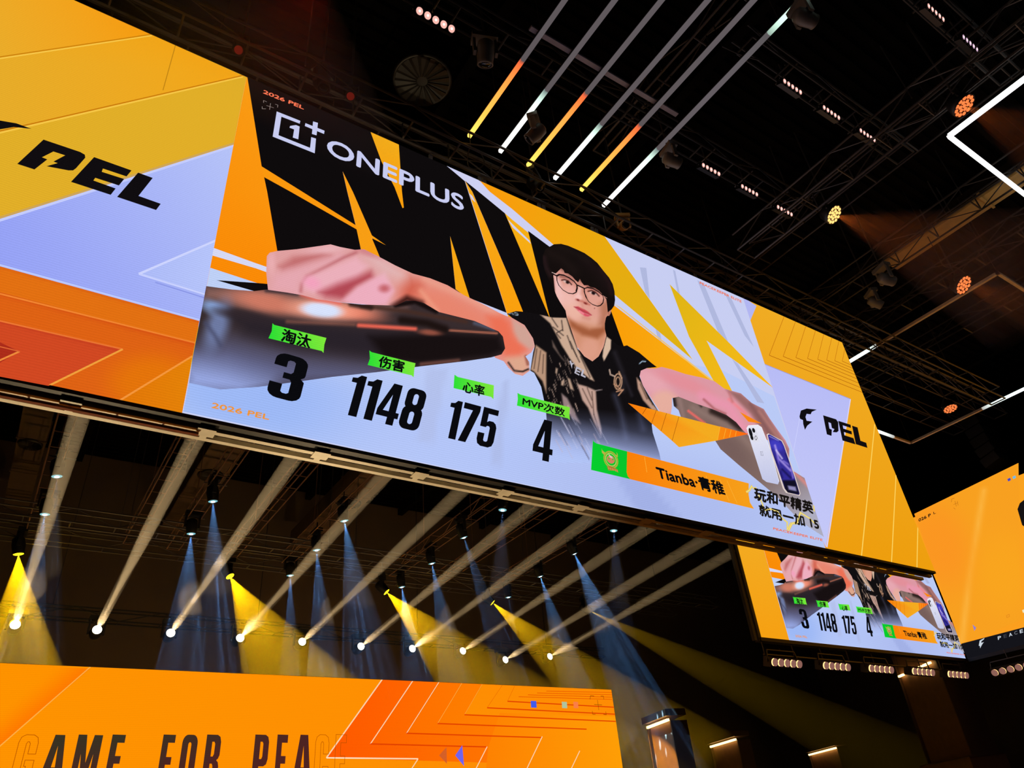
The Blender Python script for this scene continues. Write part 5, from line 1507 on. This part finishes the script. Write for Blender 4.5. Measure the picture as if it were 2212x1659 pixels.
HP = 4.8
for (a, b, lab) in (((1405, 1574), (1450, 1557), 'brown pillar with warm line lamp right beside the orange stage screen'), ((1540, 1615), (1594, 1599), 'brown pillar with warm line lamp second from the stage screen'), ((1752, 1632), (1810, 1617), 'brown pillar with warm line lamp third from the stage screen')):
    pillar(atZ(*a, HP), atZ(*b, HP), HP, lab)
pillar(Vector((30.35, 17.0, 0)), Vector((28.85, 14.6, 0)), 6.35, 'tall wide brown pillar under the smaller screen and blinders', .9, 3.2, 5.0, ((0.02, .16), (.3, .42), (.55, .68), (.72, .9)))

# ------------------------------------------------------------------ unseen wash lamps, at the stage front and behind the stage screen


def floor_lamp(loc, d, lab, col, power, half):
    loc, d = Vector(loc), Vector(d).normalized()
    t = thing('unseen_wash_lamp', loc, lab, 'stage lamp', 'floor wash lamps')
    box('foot_plate', (-.2, -.15, 0), (.2, .15, .04), BODY(), t)
    for sg in (-1, 1):
        box('yoke_arm', (sg * .19 - .015, -.03, .04), (sg * .19 + .015, .03, .36), BODY(), t)
    M = Matrix.Translation((0, 0, .32)) @ frame_to(d)
    lathe('can', [(.08, -.2), (.15, -.14), (.17, .1), (.15, .1), (.14, .06)], BODY(), t, 16, M)
    lathe('lens', [(.14, .05), (.12, .065), (.06, .075)], emit('wash_lens', (255, 226, 180), 4), t, 16, M)
    spot(t, loc + Vector((0, 0, .32)) + d * .1, d, col, power, half, None, blend=.8)
    return t


for x in (.2, 4.4):
    floor_lamp((x, 12.3, 1.25), (.05, -.62, .8), f'floor wash lamp at the stage front lighting the screen frame, {"under the gold wing" if x < 1 else "under the match figures"}', (255, 224, 172), 900, 32)
for x in (3.0, 9.0, 15.0):  # added lamps, hidden by the stage screen, that brighten the back wall
    floor_lamp((x, 20.6, 0), (.06, .42, .9), f'added unseen wash lamp behind the stage screen, {"nearest the photo edge" if x < 4 else "middle one" if x < 10 else "nearest the pillars"}', (255, 196, 136), 480, 60)

# red lamp over the gold wing and a few slack cables
s = atZ(690, -70, 13.6)
t = moving_head(s, (-.15, .55, -.9), .8, 'red lamp above the top edge of the photo, over the sponsor lettering', 'red tinted lamps', emit('red_lens', (255, 70, 30), 2), hang=ZC - 13.6 - .46 * .8 - .16)
spot(t, s + Vector((-.1, .3, -.5)) * .06, (-.15, .55, -.9), (255, 50, 14), 130, 48, None, blend=1)
beam(t, s, (-.15, .55, -.9), 2.6, .1, 42, .02)
CABLE = mat('black_cable', (30, 28, 27), .5)
for pts, zz, lab in ((((1016, 312), (1010, 340), (1014, 362), (1034, 364), (1046, 350), (1036, 326)), 13.3, 'slack black cable loop beside the first strip end'), (((1160, 400), (1150, 425), (1175, 440), (1200, 425)), 13.2, 'slack black cable above the screen edge behind the fourth strip'),
                     (((1560, 100), (1600, 118), (1640, 130)), 13.9, 'black cable between the last strip and the dark truss'), (((2030, 560), (2040, 575), (2065, 578), (2085, 590)), 13.6, 'drooping cable beside the round orange lamp near the unlit frame')):
    P = [atZ(*p, zz) for p in pts]
    t = thing('hanging_cable', P[0], lab, 'cable', 'slack cables')
    vs, fs = [], []
    Q = []
    for i in range(len(P) - 1):
        for k in range(6):
            u = k / 6
            p0, p1, p2, p3 = P[max(i - 1, 0)], P[i], P[i + 1], P[min(i + 2, len(P) - 1)]
            Q.append(.5 * (2 * p1 + (p2 - p0) * u + (2 * p0 - 5 * p1 + 4 * p2 - p3) * u * u + (3 * p1 - p0 - 3 * p2 + p3) * u ** 3))
    Q.append(P[-1])
    for i, p in enumerate(Q):
        d = (Q[min(i + 1, len(Q) - 1)] - Q[max(i - 1, 0)]).normalized()
        a = d.orthogonal().normalized() * .014; b = d.cross(a)
        vs += [p - P[0] + a * math.cos(k * math.pi / 2) + b * math.sin(k * math.pi / 2) for k in range(4)]
    for i in range(len(Q) - 1):
        fs += [(4 * i + k, 4 * i + (k + 1) % 4, 4 * i + 4 + (k + 1) % 4, 4 * i + 4 + k) for k in range(4)]
    mesh_obj('cable', vs, fs, CABLE, t, True)
    bar('cable_tie', P[0], Vector((P[0].x, P[0].y, ZC)), .01, CABLE, t, 4)
